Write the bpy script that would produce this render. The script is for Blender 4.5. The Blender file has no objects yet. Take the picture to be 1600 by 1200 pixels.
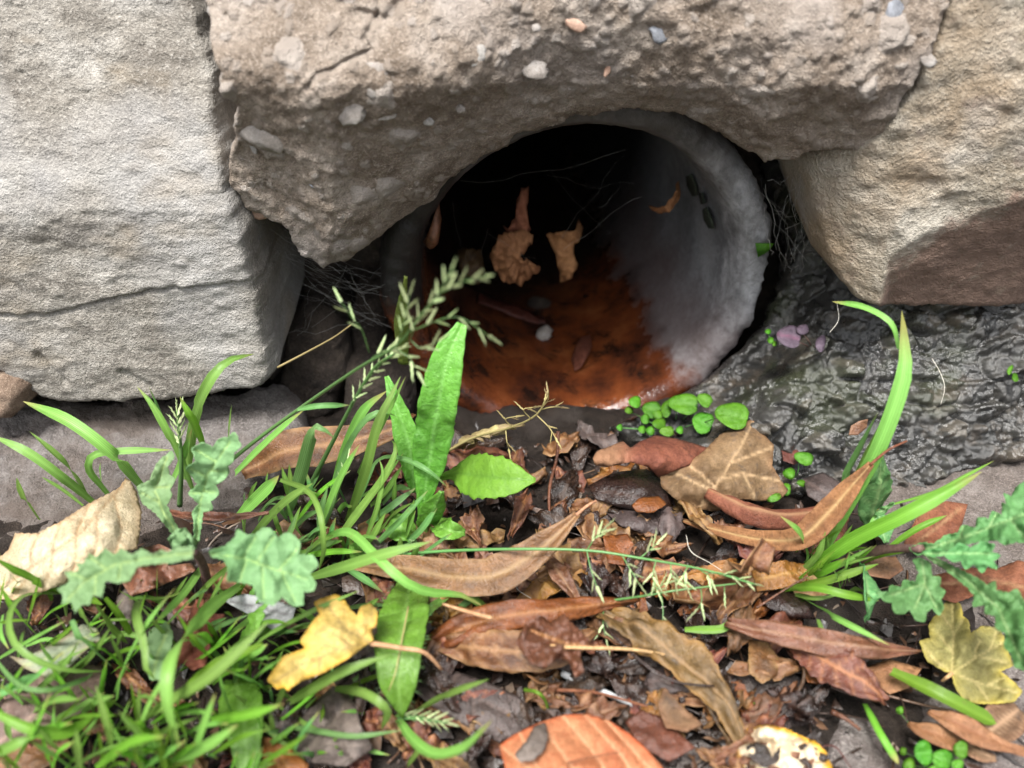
import bpy, bmesh, math, random
import numpy as np
from mathutils import Vector, Matrix, noise as mnoise
from mathutils.geometry import delaunay_2d_cdt
random.seed(7); rng = np.random.default_rng(7)
S = bpy.context.scene; COL = S.collection
# ------------------------------------------------------------------ camera, sky, sun, exposure
PITCH = math.radians(36); HF = math.radians(33); CAM = np.array([0, -.2, .155])
cd = bpy.data.cameras.new('camera'); cam = bpy.data.objects.new('camera', cd); COL.objects.link(cam)
cam.location = CAM; cam.rotation_euler = (math.pi/2-PITCH, 0, 0)
cd.sensor_width = 36; cd.lens = 18/math.tan(HF); cd.clip_start = .004; cd.clip_end = 200
cd.dof.use_dof = True; cd.dof.focus_distance = .205; cd.dof.aperture_fstop = cd.lens/2.5
S.camera = cam
W = bpy.data.worlds.new('World'); S.world = W; W.use_nodes = True
wn = W.node_tree; bg = wn.nodes['Background']
sky = wn.nodes.new('ShaderNodeTexSky'); sky.sky_type = 'NISHITA'; sky.sun_disc = False
SUN_EL, SUN_AZ = math.radians(68), math.radians(205)     # azimuth clockwise from +y
sky.sun_elevation = SUN_EL; sky.sun_rotation = SUN_AZ; sky.dust_density = 4; sky.air_density = 1
hs = wn.nodes.new('ShaderNodeHueSaturation'); hs.inputs['Saturation'].default_value = .3     # white overcast
wn.links.new(sky.outputs[0], hs.inputs['Color']); wn.links.new(hs.outputs[0], bg.inputs[0]); bg.inputs[1].default_value = .066
sd = bpy.data.lights.new('sun', 'SUN'); sun = bpy.data.objects.new('sun', sd); COL.objects.link(sun)
sd.energy = 1.5; sd.angle = math.radians(18); sd.color = (1, .98, .945)
sun.rotation_euler = Vector((math.sin(SUN_AZ)*math.cos(SUN_EL), math.cos(SUN_AZ)*math.cos(SUN_EL), math.sin(SUN_EL))).to_track_quat('Z', 'Y').to_euler()
S.view_settings.view_transform = 'Standard'; S.view_settings.look = 'None'; S.view_settings.exposure = 2.32; S.view_settings.gamma = 1
S.render.engine = 'CYCLES'; S.cycles.use_denoising = True; S.cycles.max_bounces = 6
# ------------------------------------------------------------------ measuring helpers: a point of the photograph on a plane of the place
FP = 800/math.tan(HF)
RV = np.array([1., 0, 0]); FV = np.array([0, math.cos(PITCH), -math.sin(PITCH)]); UV = np.array([0, math.sin(PITCH), math.cos(PITCH)])
def ray(x, y):
    x = np.asarray(x, float)[..., None]; y = np.asarray(y, float)[..., None]
    return FV + RV*(x-800)/FP + UV*(600-y)/FP
def Zp(x, y, h):                        # on the level z = h metres
    r = ray(x, y); return CAM + r*((np.asarray(h, float)-CAM[2])/r[..., 2])[..., None]
def Yp(x, y, d):                        # on the upright plane y = d
    r = ray(x, y); return CAM + r*((np.asarray(d, float)-CAM[1])/r[..., 1])[..., None]
def PLp(x, y, p0, n):
    r = ray(x, y); n = np.asarray(n, float); return CAM + r*(((np.asarray(p0)-CAM)@n)/(r@n))[..., None]
def proj(P):
    d = np.asarray(P)-CAM; z = d@FV
    return np.stack([800+FP*(d@RV)/z, 600-FP*(d@UV)/z], -1), z
def nrm(v): return v/(np.linalg.norm(v, axis=-1, keepdims=True)+1e-12)
def sm(a, b, x):
    t = np.clip((x-a)/(b-a), 0, 1); return t*t*(3-2*t)
# value noise
def _h(ix, iy, iz, s):
    n = (ix*374761393 + iy*668265263 + iz*1274126177 + s*974634791) & 0xffffffff
    n = ((n ^ (n >> 13))*1274126177) & 0xffffffff
    n = ((n ^ (n >> 16))*2246822519) & 0xffffffff
    return ((n ^ (n >> 15)) & 0xffff)/32767.5-1
def vn(P, s=0):
    P = np.asarray(P, float); i = np.floor(P).astype(np.int64); f = P-i; f = f*f*f*(f*(f*6-15)+10)
    x, y, z = i[..., 0], i[..., 1], i[..., 2]; r = 0
    for a in (0, 1):
        for b in (0, 1):
            for c in (0, 1):
                w = (f[..., 0] if a else 1-f[..., 0])*(f[..., 1] if b else 1-f[..., 1])*(f[..., 2] if c else 1-f[..., 2])
                r = r + w*_h(x+a, y+b, z+c, s)
    return r
def fbm(P, sc, o=4, s=0, g=.5):
    P = np.asarray(P, float)*sc; r = 0; a = 1
    for k in range(o): r = r + a*vn(P*(2.03**k)+k*17.3, s+k); a *= g
    return r
def chunks(A, B, cell, s=0):              # broken-stone pattern: distance to a chunk's edge, a number per chunk, a facet slope
    A = A/cell; B = B/cell; ia = np.floor(A).astype(np.int64); ib = np.floor(B).astype(np.int64); f1 = np.full(A.shape, 9.); f2 = f1.copy(); idn = f1*0; ga = f1*0; gb = f1*0; da = f1*0; db = f1*0
    for u in (-1, 0, 1):
        for v in (-1, 0, 1):
            ca, cb = ia+u, ib+v; pa = ca+.5+.42*_h(ca, cb, ca*0, s); pb = cb+.5+.42*_h(ca, cb, ca*0+1, s); d = np.hypot(A-pa, B-pb); m = d < f1
            f2 = np.where(m, f1, np.minimum(f2, d)); f1 = np.where(m, d, f1); idn = np.where(m, _h(ca, cb, ca*0+2, s), idn); ga = np.where(m, _h(ca, cb, ca*0+3, s), ga); gb = np.where(m, _h(ca, cb, ca*0+4, s), gb); da = np.where(m, A-pa, da); db = np.where(m, B-pb, db)
    return f2-f1, idn*.5+.5, (ga*da+gb*db)
def pdist(X, Y, line, closed=False):     # distance in photo px to a polyline
    L = np.asarray(line, float); 
    if closed: L = np.vstack([L, L[:1]])
    best = np.full(X.shape, 1e18)
    for a, b in zip(L[:-1], L[1:]):
        dx, dy = b-a; ux = X-a[0]; uy = Y-a[1]; t = np.clip((ux*dx+uy*dy)/(dx*dx+dy*dy+1e-9), 0, 1); ux = ux-t*dx; uy = uy-t*dy
        best = np.minimum(best, ux*ux+uy*uy)
    best = np.sqrt(best)
    return best
def bdist(X, Y, B):                      # distance to densely spaced boundary points
    from mathutils.kdtree import KDTree
    t = KDTree(len(B))
    for i, b in enumerate(B): t.insert((b[0], b[1], 0), i)
    t.balance(); f = t.find
    return np.array([f((x, y, 0))[2] for x, y in zip(X.tolist(), Y.tolist())])
def spline(pts, n):                      # Catmull-Rom through the points, n samples evenly by chord length
    P = np.asarray(pts, float)
    if len(P) == 2: return P[0]+(P[1]-P[0])*np.linspace(0, 1, n)[:, None]
    Q = np.vstack([2*P[0]-P[1], P, 2*P[-1]-P[-2]]); out = []
    for i in range(1, len(Q)-2):
        t = np.linspace(0, 1, 12, endpoint=False)[:, None]; a, b, c, d = Q[i-1], Q[i], Q[i+1], Q[i+2]
        out.append(.5*(2*b+(c-a)*t+(2*a-5*b+4*c-d)*t*t+(3*b-a-3*c+d)*t**3))
    out = np.vstack(out+[P[-1:]]); s = np.r_[0, np.cumsum(np.linalg.norm(np.diff(out, axis=0), axis=1))]
    u = np.linspace(0, s[-1], n); return np.stack([np.interp(u, s, out[:, k]) for k in range(P.shape[1])], -1)
def cdt(outline, sp, jit=.25):
    O = np.asarray(outline, float); pts = []
    for a, b in zip(O, np.roll(O, -1, 0)):
        k = max(1, int(np.hypot(*(b-a))/sp)); pts += [a+(b-a)*i/k for i in range(k)]
    B = np.array(pts); n = len(B)
    gx, gy = np.meshgrid(np.arange(O[:, 0].min(), O[:, 0].max(), sp), np.arange(O[:, 1].min(), O[:, 1].max(), sp))
    gx = gx+(np.arange(gx.shape[0]) % 2)[:, None]*sp/2
    G = np.stack([gx.ravel(), gy.ravel()], -1)+rng.uniform(-jit, jit, (gx.size, 2))*sp
    keep = (G[:, 0] > -40) & (G[:, 0] < 1640) & (G[:, 1] > -40) & (G[:, 1] < 1240); keep |= rng.random(len(G)) < .04; G = G[keep]
    ins = np.zeros(len(G), bool)
    for a, b in zip(B, np.roll(B, -1, 0)):
        c = (a[1] > G[:, 1]) != (b[1] > G[:, 1])
        if c.any(): ins[c] ^= G[c, 0] < (b[0]-a[0])*(G[c, 1]-a[1])/(b[1]-a[1])+a[0]
    G = G[ins]; G = G[bdist(G[:, 0], G[:, 1], B) > sp*.6] if len(G) else G
    V = np.vstack([B, G]) if len(G) else B
    r = delaunay_2d_cdt([Vector(v) for v in V], [(i, (i+1) % n) for i in range(n)], [list(range(n))], 1, 1e-5)
    V2 = np.array([tuple(v) for v in r[0]]); F = [tuple(f) for f in r[2]]
    # boundary edges in order of use
    cnt = {}
    for f in F:
        for i in range(len(f)):
            e = (f[i], f[(i+1) % len(f)]); cnt[e] = 1
    bd = [e for e in cnt if (e[1], e[0]) not in cnt]
    return V2, F, bd
# ------------------------------------------------------------------ object helpers
ORG = {}
def props(o, label=None, cat=None, group=None, kind=None):
    for k, v in (('label', label), ('category', cat), ('group', group), ('kind', kind)):
        if v: o[k] = v
    return o
def empty(name, at, **kw):
    o = bpy.data.objects.new(name, None); COL.objects.link(o); o.empty_display_size = .005
    o.location = at; ORG[o.name] = np.array(at, float); return props(o, **kw)
def place(o, at, parent):
    at = np.array(at, float); ORG[o.name] = at
    if parent: o.parent = parent; o.location = at-ORG[parent.name]
    else: o.location = at
def mk(name, V, F, mat, parent=None, at=None, smooth=True, attrs=None, solid=0, **kw):
    V = np.asarray(V, float)
    if at is None: at = V.mean(0); at = np.array([at[0], at[1], V[:, 2].min()])
    me = bpy.data.meshes.new(name); me.from_pydata((V-at).tolist(), [], F); me.update()
    if smooth: me.polygons.foreach_set('use_smooth', [True]*len(me.polygons))
    for k, a in (attrs or {}).items():
        me.attributes.new(k, 'FLOAT', 'POINT').data.foreach_set('value', np.asarray(a, float).ravel())
    me.materials.append(mat)
    o = bpy.data.objects.new(name, me); COL.objects.link(o); place(o, at, parent)
    if solid:
        m = o.modifiers.new('thickness', 'SOLIDIFY'); m.thickness = solid; m.offset = 0
    return props(o, **kw)
def tube(pts, rad, n=6, cap=True):
    P = np.asarray(pts, float); k = len(P); rad = np.broadcast_to(np.asarray(rad, float), (k,)); T = nrm(np.gradient(P, axis=0)); V = []; F = []
    ref = np.array([.13, .31, .94]) if abs(T[0, 2]) < .9 else np.array([1., 0, 0])
    for i in range(k):
        a = nrm(np.cross(T[i], ref)); b = np.cross(T[i], a)
        for j in range(n):
            t = 2*math.pi*j/n; V.append(P[i]+rad[i]*(a*math.cos(t)+b*math.sin(t)))
    for i in range(k-1):
        for j in range(n): F.append((i*n+j, i*n+(j+1) % n, (i+1)*n+(j+1) % n, (i+1)*n+j))
    if cap: F += [tuple(range(n))[::-1], tuple((k-1)*n+j for j in range(n))]
    return np.array(V), F
def joinm(parts):
    V = []; F = []; o = 0
    for v, f in parts: V.append(v); F += [tuple(i+o for i in q) for q in f]; o += len(v)
    return np.vstack(V), F
# ------------------------------------------------------------------ materials
class NT:
    def __init__(s, name):
        s.m = bpy.data.materials.new(name); s.m.use_nodes = True; s.t = s.m.node_tree; s.b = s.t.nodes['Principled BSDF']; s.out = s.t.nodes['Material Output']; s._v = None
    def n(s, ty, **kw):
        x = s.t.nodes.new(ty)
        for k, v in kw.items(): setattr(x, k, v)
        return x
    def set(s, sock, v):
        if isinstance(v, bpy.types.NodeSocket): s.t.links.new(v, sock)
        elif isinstance(v, (tuple, list)) and len(v) == 3 and sock.type == 'RGBA': sock.default_value = (*v, 1)
        else: sock.default_value = v
    @property
    def v(s):
        if s._v is None:
            tc = s.n('ShaderNodeTexCoord'); oi = s.n('ShaderNodeObjectInfo'); a = s.n('ShaderNodeVectorMath', operation='ADD'); c = s.n('ShaderNodeCombineXYZ')
            for i in range(3): s.set(c.inputs[i], oi.outputs['Random'])
            s.set(a.inputs[0], tc.outputs['Object']); s.set(a.inputs[1], c.outputs[0]); s._v = a.outputs[0]; s.rnd = oi.outputs['Random']
        return s._v
    def noise(s, sc, d=4, r=.55, vec=None, st=None, dist=0):
        x = s.n('ShaderNodeTexNoise'); vec = vec or s.v
        if st:
            q = s.n('ShaderNodeVectorMath', operation='MULTIPLY'); s.set(q.inputs[0], vec); q.inputs[1].default_value = st; vec = q.outputs[0]
        s.set(x.inputs['Vector'], vec); x.inputs['Scale'].default_value = sc; x.inputs['Detail'].default_value = d; x.inputs['Roughness'].default_value = r; x.inputs['Distortion'].default_value = dist
        return x.outputs['Fac']
    def vor(s, sc, out='Distance', feat='F1', vec=None):
        x = s.n('ShaderNodeTexVoronoi', feature=feat); s.set(x.inputs['Vector'], vec or s.v); x.inputs['Scale'].default_value = sc; return x.outputs[out]
    def ramp(s, f, els):
        x = s.n('ShaderNodeValToRGB'); e = x.color_ramp.elements
        while len(e) < len(els): e.new(.5)
        for q, (p, c) in zip(e, els): q.position = p; q.color = (*c, 1) if len(c) == 3 else c
        s.set(x.inputs[0], f); return x.outputs[0]
    def step(s, f, a, b):
        x = s.n('ShaderNodeMapRange'); s.set(x.inputs[0], f); x.inputs[1].default_value = a; x.inputs[2].default_value = b; return x.outputs[0]
    def mix(s, f, a, b, mode='MIX'):
        x = s.n('ShaderNodeMix', data_type='RGBA', blend_type=mode); s.set(x.inputs[0], f); s.set(x.inputs[6], a); s.set(x.inputs[7], b); return x.outputs[2]
    def ma(s, op, a, b=0.):
        x = s.n('ShaderNodeMath', operation=op); s.set(x.inputs[0], a); s.set(x.inputs[1], b); return x.outputs[0]
    def attr(s, name): return s.n('ShaderNodeAttribute', attribute_name=name).outputs['Fac']
    def bump(s, h, st, d, prev=None):
        x = s.n('ShaderNodeBump'); s.set(x.inputs['Height'], h); x.inputs['Strength'].default_value = st; x.inputs['Distance'].default_value = d
        if prev: s.set(x.inputs['Normal'], prev)
        return x.outputs[0]
    def fin(s, col, rough=.8, nor=None, spec=.5, transl=0, tcol=None, coat=0):
        s.set(s.b.inputs['Base Color'], col); s.set(s.b.inputs['Roughness'], rough); s.set(s.b.inputs['Specular IOR Level'], spec)
        if nor: s.set(s.b.inputs['Normal'], nor)
        if coat: s.set(s.b.inputs['Coat Weight'], coat); s.b.inputs['Coat Roughness'].default_value = .22; s.set(s.b.inputs['Coat Normal'], nor)
        if transl:
            tr = s.n('ShaderNodeBsdfTranslucent'); s.set(tr.inputs[0], tcol or col); mx = s.n('ShaderNodeMixShader'); mx.inputs[0].default_value = transl
            s.set(mx.inputs[1], s.b.outputs[0]); s.set(mx.inputs[2], tr.outputs[0]); s.set(s.out.inputs[0], mx.outputs[0])
        return s.m
def rockmat(name, c1, c2, c3, sc=60, spk=.25, rough=.85, bst=.6, st=None, extra=None, wet=None, spec=.35):
    q = NT(name); a = q.noise(sc, 5, .6, st=st); b = q.noise(sc*6, 4, .65, st=st); g = q.noise(sc*28, 3, .7)
    col = q.ramp(a, [(.36, c1), (.5, c2), (.64, c3)]); g2 = q.noise(sc*14, 3, .65)
    col = q.mix(q.ma('MULTIPLY', q.step(b, .48, .64), .4), col, [x*.62 for x in c1])
    col = q.mix(q.ma('MULTIPLY', q.step(g2, .54, .66), spk), col, [min(1, x*1.35) for x in c3]); col = q.mix(q.ma('MULTIPLY', q.step(g2, .44, .34), spk*.6), col, [x*.45 for x in c1])
    col = q.mix(q.ma('MULTIPLY', q.step(g, .53, .68), spk), col, [min(1, x*1.5) for x in c3])
    col = q.mix(q.ma('MULTIPLY', q.step(g, .46, .32), spk*.7), col, [x*.35 for x in c1])
    if extra: col = extra(q, col)
    h = q.ma('ADD', q.ma('MULTIPLY', b, .22), q.ma('ADD', q.ma('MULTIPLY', g2, .5), q.ma('MULTIPLY', g, .5))); nor = q.bump(h, min(1, bst), .0016*max(1, bst))
    r = rough
    if wet: r = q.step(q.noise(sc*.33, 5, .68), wet[0], wet[1]); r = q.ma('ADD', q.ma('MULTIPLY', r, .5), .11)
    return q.fin(col, r, nor, spec)
def leafmat(name, c1, c2, spot=None, vein=None, edge=None, rough=.6, transl=.15, sc=90, sa=.6, coat=0, bst=.7, spotscale=220, mott=1.):
    q = NT(name); a = q.noise(sc, 4, .6); b = q.noise(sc*7, 4, .7)
    col = q.ramp(a, [(.37, c1), (.62, c2)]); f = q.noise(sc*22, 3, .7)
    col = q.mix(q.ma('MULTIPLY', q.step(b, .47, .66), .45*mott), col, [x*.5 for x in c1]); col = q.mix(q.ma('MULTIPLY', q.step(b, .45, .32), .4*mott), col, [min(1, x*1.25) for x in c2])
    col = q.mix(q.ma('MULTIPLY', q.step(f, .5, .66), .45*mott), col, [x*.45 for x in c1])
    if spot:
        col = q.mix(q.ma('MULTIPLY', q.step(q.noise(spotscale, 5, .65), .56, .64), sa), col, spot)
    if edge: col = q.mix(q.ma('MULTIPLY', q.attr('edge'), q.step(q.noise(sc*2, 3), .3, .6)), col, edge)
    if vein: col = q.mix(q.ma('MULTIPLY', q.attr('vein'), .8), col, vein)
    hsv = q.n('ShaderNodeHueSaturation'); q.set(hsv.inputs['Color'], col); q.v
    q.set(hsv.inputs['Value'], q.ma('ADD', q.ma('MULTIPLY', q.rnd, .3), .85)); q.set(hsv.inputs['Hue'], q.ma('ADD', q.ma('MULTIPLY', q.rnd, .03), .485)); col = hsv.outputs[0]
    nor = q.bump(q.ma('ADD', q.ma('MULTIPLY', b, .7), q.ma('MULTIPLY', f, .4)), bst, .0011)
    return q.fin(col, q.ma('ADD', rough-.12, q.ma('MULTIPLY', q.step(b, .35, .65), .26)), nor, .4, transl, col, coat*.8)
# ------------------------------------------------------------------ the drain's place
PC = np.array([.0207, .0125, .0353]); PYAW, PTILT, PR, PO = .09, .028, .05, .0605
AX = np.array([-math.sin(PYAW)*math.cos(PTILT), math.cos(PYAW)*math.cos(PTILT), math.sin(PTILT)])
SX = nrm(np.cross(AX, [0, 0, 1])); VX = np.cross(SX, AX)
def gz(x, y):                            # height of the soil
    x = np.asarray(x, float); y = np.asarray(y, float)
    return -.003-.0095*np.exp(-((x-.02)/.055)**2-((y-.012)/.034)**2)-.03*sm(.015, .028, y)*sm(.075, .06, np.abs(x-.02))+.0032*np.exp(-((y-.0105)/.007)**2)*sm(.062, .03, np.abs(x-.016))*(.75+.5*vn(np.stack([x*90, y*90, x*0], -1), 4))
# ------------------------------------------------------------------ ground
def soil_extra(q, col):
    k = q.step(q.noise(38, 4, .6), .5, .6)
    return q.mix(q.ma('MULTIPLY', k, .8), col, (.05, .04, .034))
m_soil = rockmat('soil', (.010, .007, .005), (.022, .015, .011), (.045, .033, .025), 90, .3, .75, 1., extra=soil_extra, spec=.25)
def axis(a, b, d, far):
    c = list(np.arange(a, b+1e-9, d)); s = d; lo = [a]; hi = [b]
    while hi[-1] < far: s *= 1.5; hi.append(hi[-1]+s); lo.append(lo[-1]-s)
    return np.array(lo[:0:-1]+c+hi[1:])
gx = axis(-.22, .22, .0022, 60); gy = axis(-.19, .04, .0022, 60)
X, Y = np.meshgrid(gx, gy); P0 = np.stack([X, Y, X*0], -1)
near = np.exp(-(np.maximum(0, np.hypot(X, Y+.07)-.2)/.1)**2)
Zg = gz(X, Y)+(.0016*fbm(P0, 55, 3, 3)+.0009*fbm(P0, 260, 3, 8))*near
nx, ny = len(gx), len(gy)
F = [(j*nx+i, j*nx+i+1, (j+1)*nx+i+1, (j+1)*nx+i) for j in range(ny-1) for i in range(nx-1)]
mk('ground', np.stack([X, Y, Zg], -1).reshape(-1, 3), F, m_soil, at=np.zeros(3), kind='structure', label='dark wet soil in front of the wall')
# ------------------------------------------------------------------ stone wall
wall = empty('stone_wall', (0, .02, 0), label='old wall of rough stones set around the clay drain mouth', cat='wall')
def stone(name, outline, surf, disp, mat, parent=wall, sp=4, R=14, r=.004, depth=.05, grow=(0, 0, 0), jit=3., back=(0, 1, 0), attrs=None, **kw):
    O = np.asarray(outline, float); D = []
    for a, b in zip(O, np.roll(O, -1, 0)):
        k = max(1, int(np.hypot(*(b-a))/7)); D += [a+(b-a)*i/k for i in range(k)]
    D = np.array(D); q = np.c_[D, np.zeros(len(D))]
    D = D+jit*np.stack([fbm(q, 1/28, 3, 21), fbm(q, 1/28, 3, 57)], -1)
    V2, Fc, bd = cdt(D, sp); px, py = V2[:, 0], V2[:, 1]
    P, n = surf(px, py); d = bdist(px, py, V2[sorted({i for e in bd for i in e})])
    t = np.clip(d/R, 0, 1); rec = r*(1-np.sqrt(np.clip(1-(1-t)**2, 0, 1)))
    P = P+n*(disp(P, px, py, d)-rec)[:, None] if np.ndim(n) > 1 else P+np.outer(disp(P, px, py, d)-rec, n)
    V = [P]; F = list(Fc); N = len(P); bi = sorted({i for e in bd for i in e}); ix = {b: k for k, b in enumerate(bi)}; prev = {b: b for b in bi}
    c = P[bi].mean(0); bk = nrm(np.array(back, float)); base = N
    for k, (f, sh) in enumerate(((.06, -.0004), (.2, .0), (.5, .001), (1, .004))):
        Q = P[bi]+bk*depth*f; w = Q-c; w[:, 1] = 0; Q = Q-nrm(w)*sh+.0009*np.stack([fbm(Q, 120, 3, s) for s in (1, 2, 3)], -1)
        V.append(Q); cur = {b: base+ix[b] for b in bi}; base += len(bi)
        F += [(a, cur[a], cur[b], b) if k == 0 else (prev[a], cur[a], cur[b], prev[b]) for a, b in bd]
        prev = cur
    V = np.vstack(V); me_at = V.mean(0); at_ = None
    if attrs: at_ = {k: np.r_[v, np.full(len(V)-N, .5)] for k, v in attrs(P, px, py, d).items()}
    o = mk(name, V, F, mat, parent, at=me_at, attrs=at_, **kw)
    bm = bmesh.new(); bm.from_mesh(o.data); bmesh.ops.recalc_face_normals(bm, faces=bm.faces); bm.to_mesh(o.data); bm.free()
    return o
def yplane(f):                           # upright surface whose depth is f(px,py)
    def s(px, py): return Yp(px, py, f(px, py)), np.array([0, -1., 0])
    return s
# -- left block: laminated grey-buff sandstone with a crack
def lextra(q, col):
    col = q.mix(q.ma('MULTIPLY', q.step(q.noise(22, 3, .5), .48, .62), .5), col, (.335, .33, .325)); col = q.mix(q.ma('MULTIPLY', q.step(q.noise(13, 4, .6), .5, .64), .5), col, (.175, .155, .13))
    col = q.mix(q.ma('MULTIPLY', q.step(q.noise(30, 3, .6, st=(1, 1, 1.6)), .55, .7), .4), col, (.25, .19, .115))
    col = q.mix(q.ma('MULTIPLY', q.step(q.noise(90, 5, .7), .58, .7), .3), col, (.15, .13, .105))
    return col
m_left = rockmat('sandstone_grey', (.155, .138, .117), (.238, .218, .188), (.33, .31, .278), 60, .35, .9, .8, st=(1, 1, 1.35), extra=lextra)
CRK = [(-60, 492), (20, 492), (70, 490), (120, 482), (190, 462), (260, 452), (330, 446), (400, 440), (460, 436)]
def ldisp(P, px, py, d):
    cy = np.interp(px, [c[0] for c in CRK], [c[1] for c in CRK])+2*vn(np.stack([px/18, px*0, px*0], -1)); dy = py-cy
    h = .0014*fbm(P, 20, 3, 5)+.00042*fbm(P*np.array([1, 1, 2.6]), 70, 4, 9)+.00028*fbm(P*np.array([1, 1, 1.8]), 260, 4, 14)
    h = h+.0008*(1-sm(-4, 3, dy))*sm(-120, 0, dy)-.0011*np.exp(-(dy/2.4)**2)*sm(-200, 60, px)*(.5+.5*sm(420, 250, px)+.2)
    g = np.abs(px-(100+.34*py)); h = h-.0018*sm(26, 0, g)*sm(190, 60, py)            # old fold near the top
    h = h+.003*sm(330, 150, px)*sm(430, 100, py)*vn(P*18, 33)
    for (a, b, c, e) in ((60, 555, 100, 598), (190, 580, 236, 606)):
        h = h-.0014*np.exp(-(pdist(px, py, [(a, b), (c, e)])/5)**2)
    return h
stone('stone', [(-420, -420), (120, -420), (262, -120), (292, -10), (312, 60), (332, 110), (338, 180), (345, 240), (352, 300), (372, 345), (388, 405), (398, 450), (404, 500), (418, 560), (422, 592), (410, 608), (360, 618), (300, 628), (200, 632), (110, 634), (60, 630), (28, 612), (5, 585), (-60, 575), (-420, 590)],
      yplane(lambda x, y: -.019+.00005*np.clip(330-y, 0, 700)), ldisp, m_left, sp=3.2, R=12, r=.0035, depth=.06, jit=4, label='large grey sandstone block with a crack, left of the drain')
# -- lintel: brown pebbly concrete over the pipe
def pextra(q, col):
    gr = q.attr('grain'); col = q.mix(q.step(gr, .1, .2), col, q.mix(q.step(gr, .35, .45), q.mix(q.noise(230, 1), (.15, .12, .095), (.36, .30, .245)), q.mix(q.noise(110, 1), (.22, .18, .15), (.42, .375, .33))))
    col = q.mix(q.ma('MULTIPLY', q.step(q.noise(26, 3, .5), .52, .64), .6), col, (.36, .325, .30))
    return col
m_conc = rockmat('pebbly_concrete', (.16, .122, .09), (.25, .2, .156), (.35, .298, .25), 80, .4, .9, .9, extra=pextra)
ARCH = [(350, 300), (400, 330), (470, 385), (512, 412), (545, 400), (600, 365), (650, 325), (700, 292), (760, 250), (820, 215), (900, 182), (980, 172), (1060, 178), (1120, 200), (1165, 240), (1200, 248), (1240, 240), (1300, 233), (1345, 236), (1385, 215), (1420, 190)]
LC = [(596, -40), (590, 20), (570, 60), (580, 78), (548, 90), (520, 106), (498, 112), (484, 132)]
def lint(x, y):
    d = pdist(x, y, ARCH); t = np.clip(d/235, 0, 1)
    rec = (1-t)**1.9
    k = np.interp(x, [300, 500, 700, 950, 1150, 1450], [.75, .8, .95, 1., .9, .5])
    return -.034+.031*rec*k+.00009*np.clip(130-y, 0, 500)
def lgrain(P):
    e, i, g = chunks(P[:, 0], P[:, 2], .0052, 3); e2, i2, g2 = chunks(P[:, 0], P[:, 2], .0022, 9); k = i > .93; k2 = i2 > .78
    return np.where(k, .0009*sm(.02, .5, e)*(.5+i), 0)+np.where(k2, .0005*sm(.02, .4, e2), 0)+.00025*g2, np.where(k & (e > .06), i, np.where(k2 & (e2 > .1), i2-.5, 0))
def cdisp(P, px, py, d):
    h = lgrain(P)[0]+.003*fbm(P, 20, 3, 41)+.0011*fbm(P, 75, 4, 43)+.0006*fbm(P, 300, 3, 47)
    return h-.0016*np.exp(-(pdist(px, py, LC)/4)**2)-.0022*np.exp(-(pdist(px, py, [(660, -30), (600, 30), (560, 20)])/9)**2)
lint_o = stone('lintel', [(262, -420), (306, -30), (326, 30), (340, 90), (346, 130), (366, 172), (362, 205), (356, 240), (360, 285), (376, 314), (408, 330), (440, 348), (470, 388), (512, 412), (545, 400), (600, 365), (650, 327), (700, 292), (760, 250), (820, 215), (900, 184), (980, 172), (1060, 178), (1120, 200), (1165, 236), (1195, 247), (1240, 241), (1262, 232), (1300, 233), (1345, 236), (1372, 222), (1388, 210), (1412, 196), (1408, 160), (1440, 120), (1462, 75), (1480, 20), (1492, -30), (1560, -420)],
      yplane(lint), cdisp, m_conc, attrs=lambda P, x, y, d: dict(grain=lgrain(P)[1]), sp=3., R=9, r=.003, depth=.045, jit=5, label='brown pebbly concrete lintel arched over the drain mouth')
def pebble(cx, cy, rx, ry, rot, c, parent, surf, bulge=.3, name='pebble', sink=.8, ang=0.35):
    V = []; F = []; nu, nv = 16, 8; P0, n = surf(np.array([cx]), np.array([cy])); P0 = P0[0]; n = np.array([0, -.8, .5]) if np.ndim(n) > 1 else n
    z = (P0-CAM)@FV; a = rx*z/FP; b = ry*z/FP; n = nrm(n*.6+np.array([0, -.35, .25])); e1 = nrm(np.cross([0, 0, 1], n))*-1; e2 = np.cross(n, e1)
    if e2[2] < 0: e2 = -e2
    cr, sr = math.cos(rot), math.sin(rot); u = e1*cr+e2*sr; v = -e1*sr+e2*cr; sd = random.random()*50
    for j in range(nv+1):
        th = math.pi*j/nv
        for i in range(nu):
            ph = 2*math.pi*i/nu; dvec = np.array([math.sin(th)*math.cos(ph), math.sin(th)*math.sin(ph), math.cos(th)])
            k = 1+ang*float(fbm(dvec+sd, 1.6, 2)); V.append(P0+k*(dvec[0]*a*u+dvec[1]*b*v+(dvec[2]-sink)*bulge*min(a, b)*n))
    for j in range(nv):
        for i in range(nu): F.append((j*nu+i, j*nu+(i+1) % nu, (j+1)*nu+(i+1) % nu, (j+1)*nu+i))
    return mk(name, V, F, c, parent, at=P0)
m_pale = rockmat('pebble_pale', (.19, .165, .143), (.29, .258, .23), (.39, .36, .33), 220, .3, .8, .4)
m_pink = rockmat('pebble_pink', (.30, .18, .125), (.38, .25, .185), (.43, .32, .25), 220, .3, .8, .4)
m_blue = rockmat('pebble_slate', (.13, .135, .15), (.21, .22, .24), (.30, .31, .34), 220, .3, .8, .4)
m_grey = rockmat('pebble_grey', (.22, .205, .185), (.32, .30, .275), (.42, .40, .37), 220, .3, .8, .4)
lsurf = yplane(lint)
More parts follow.
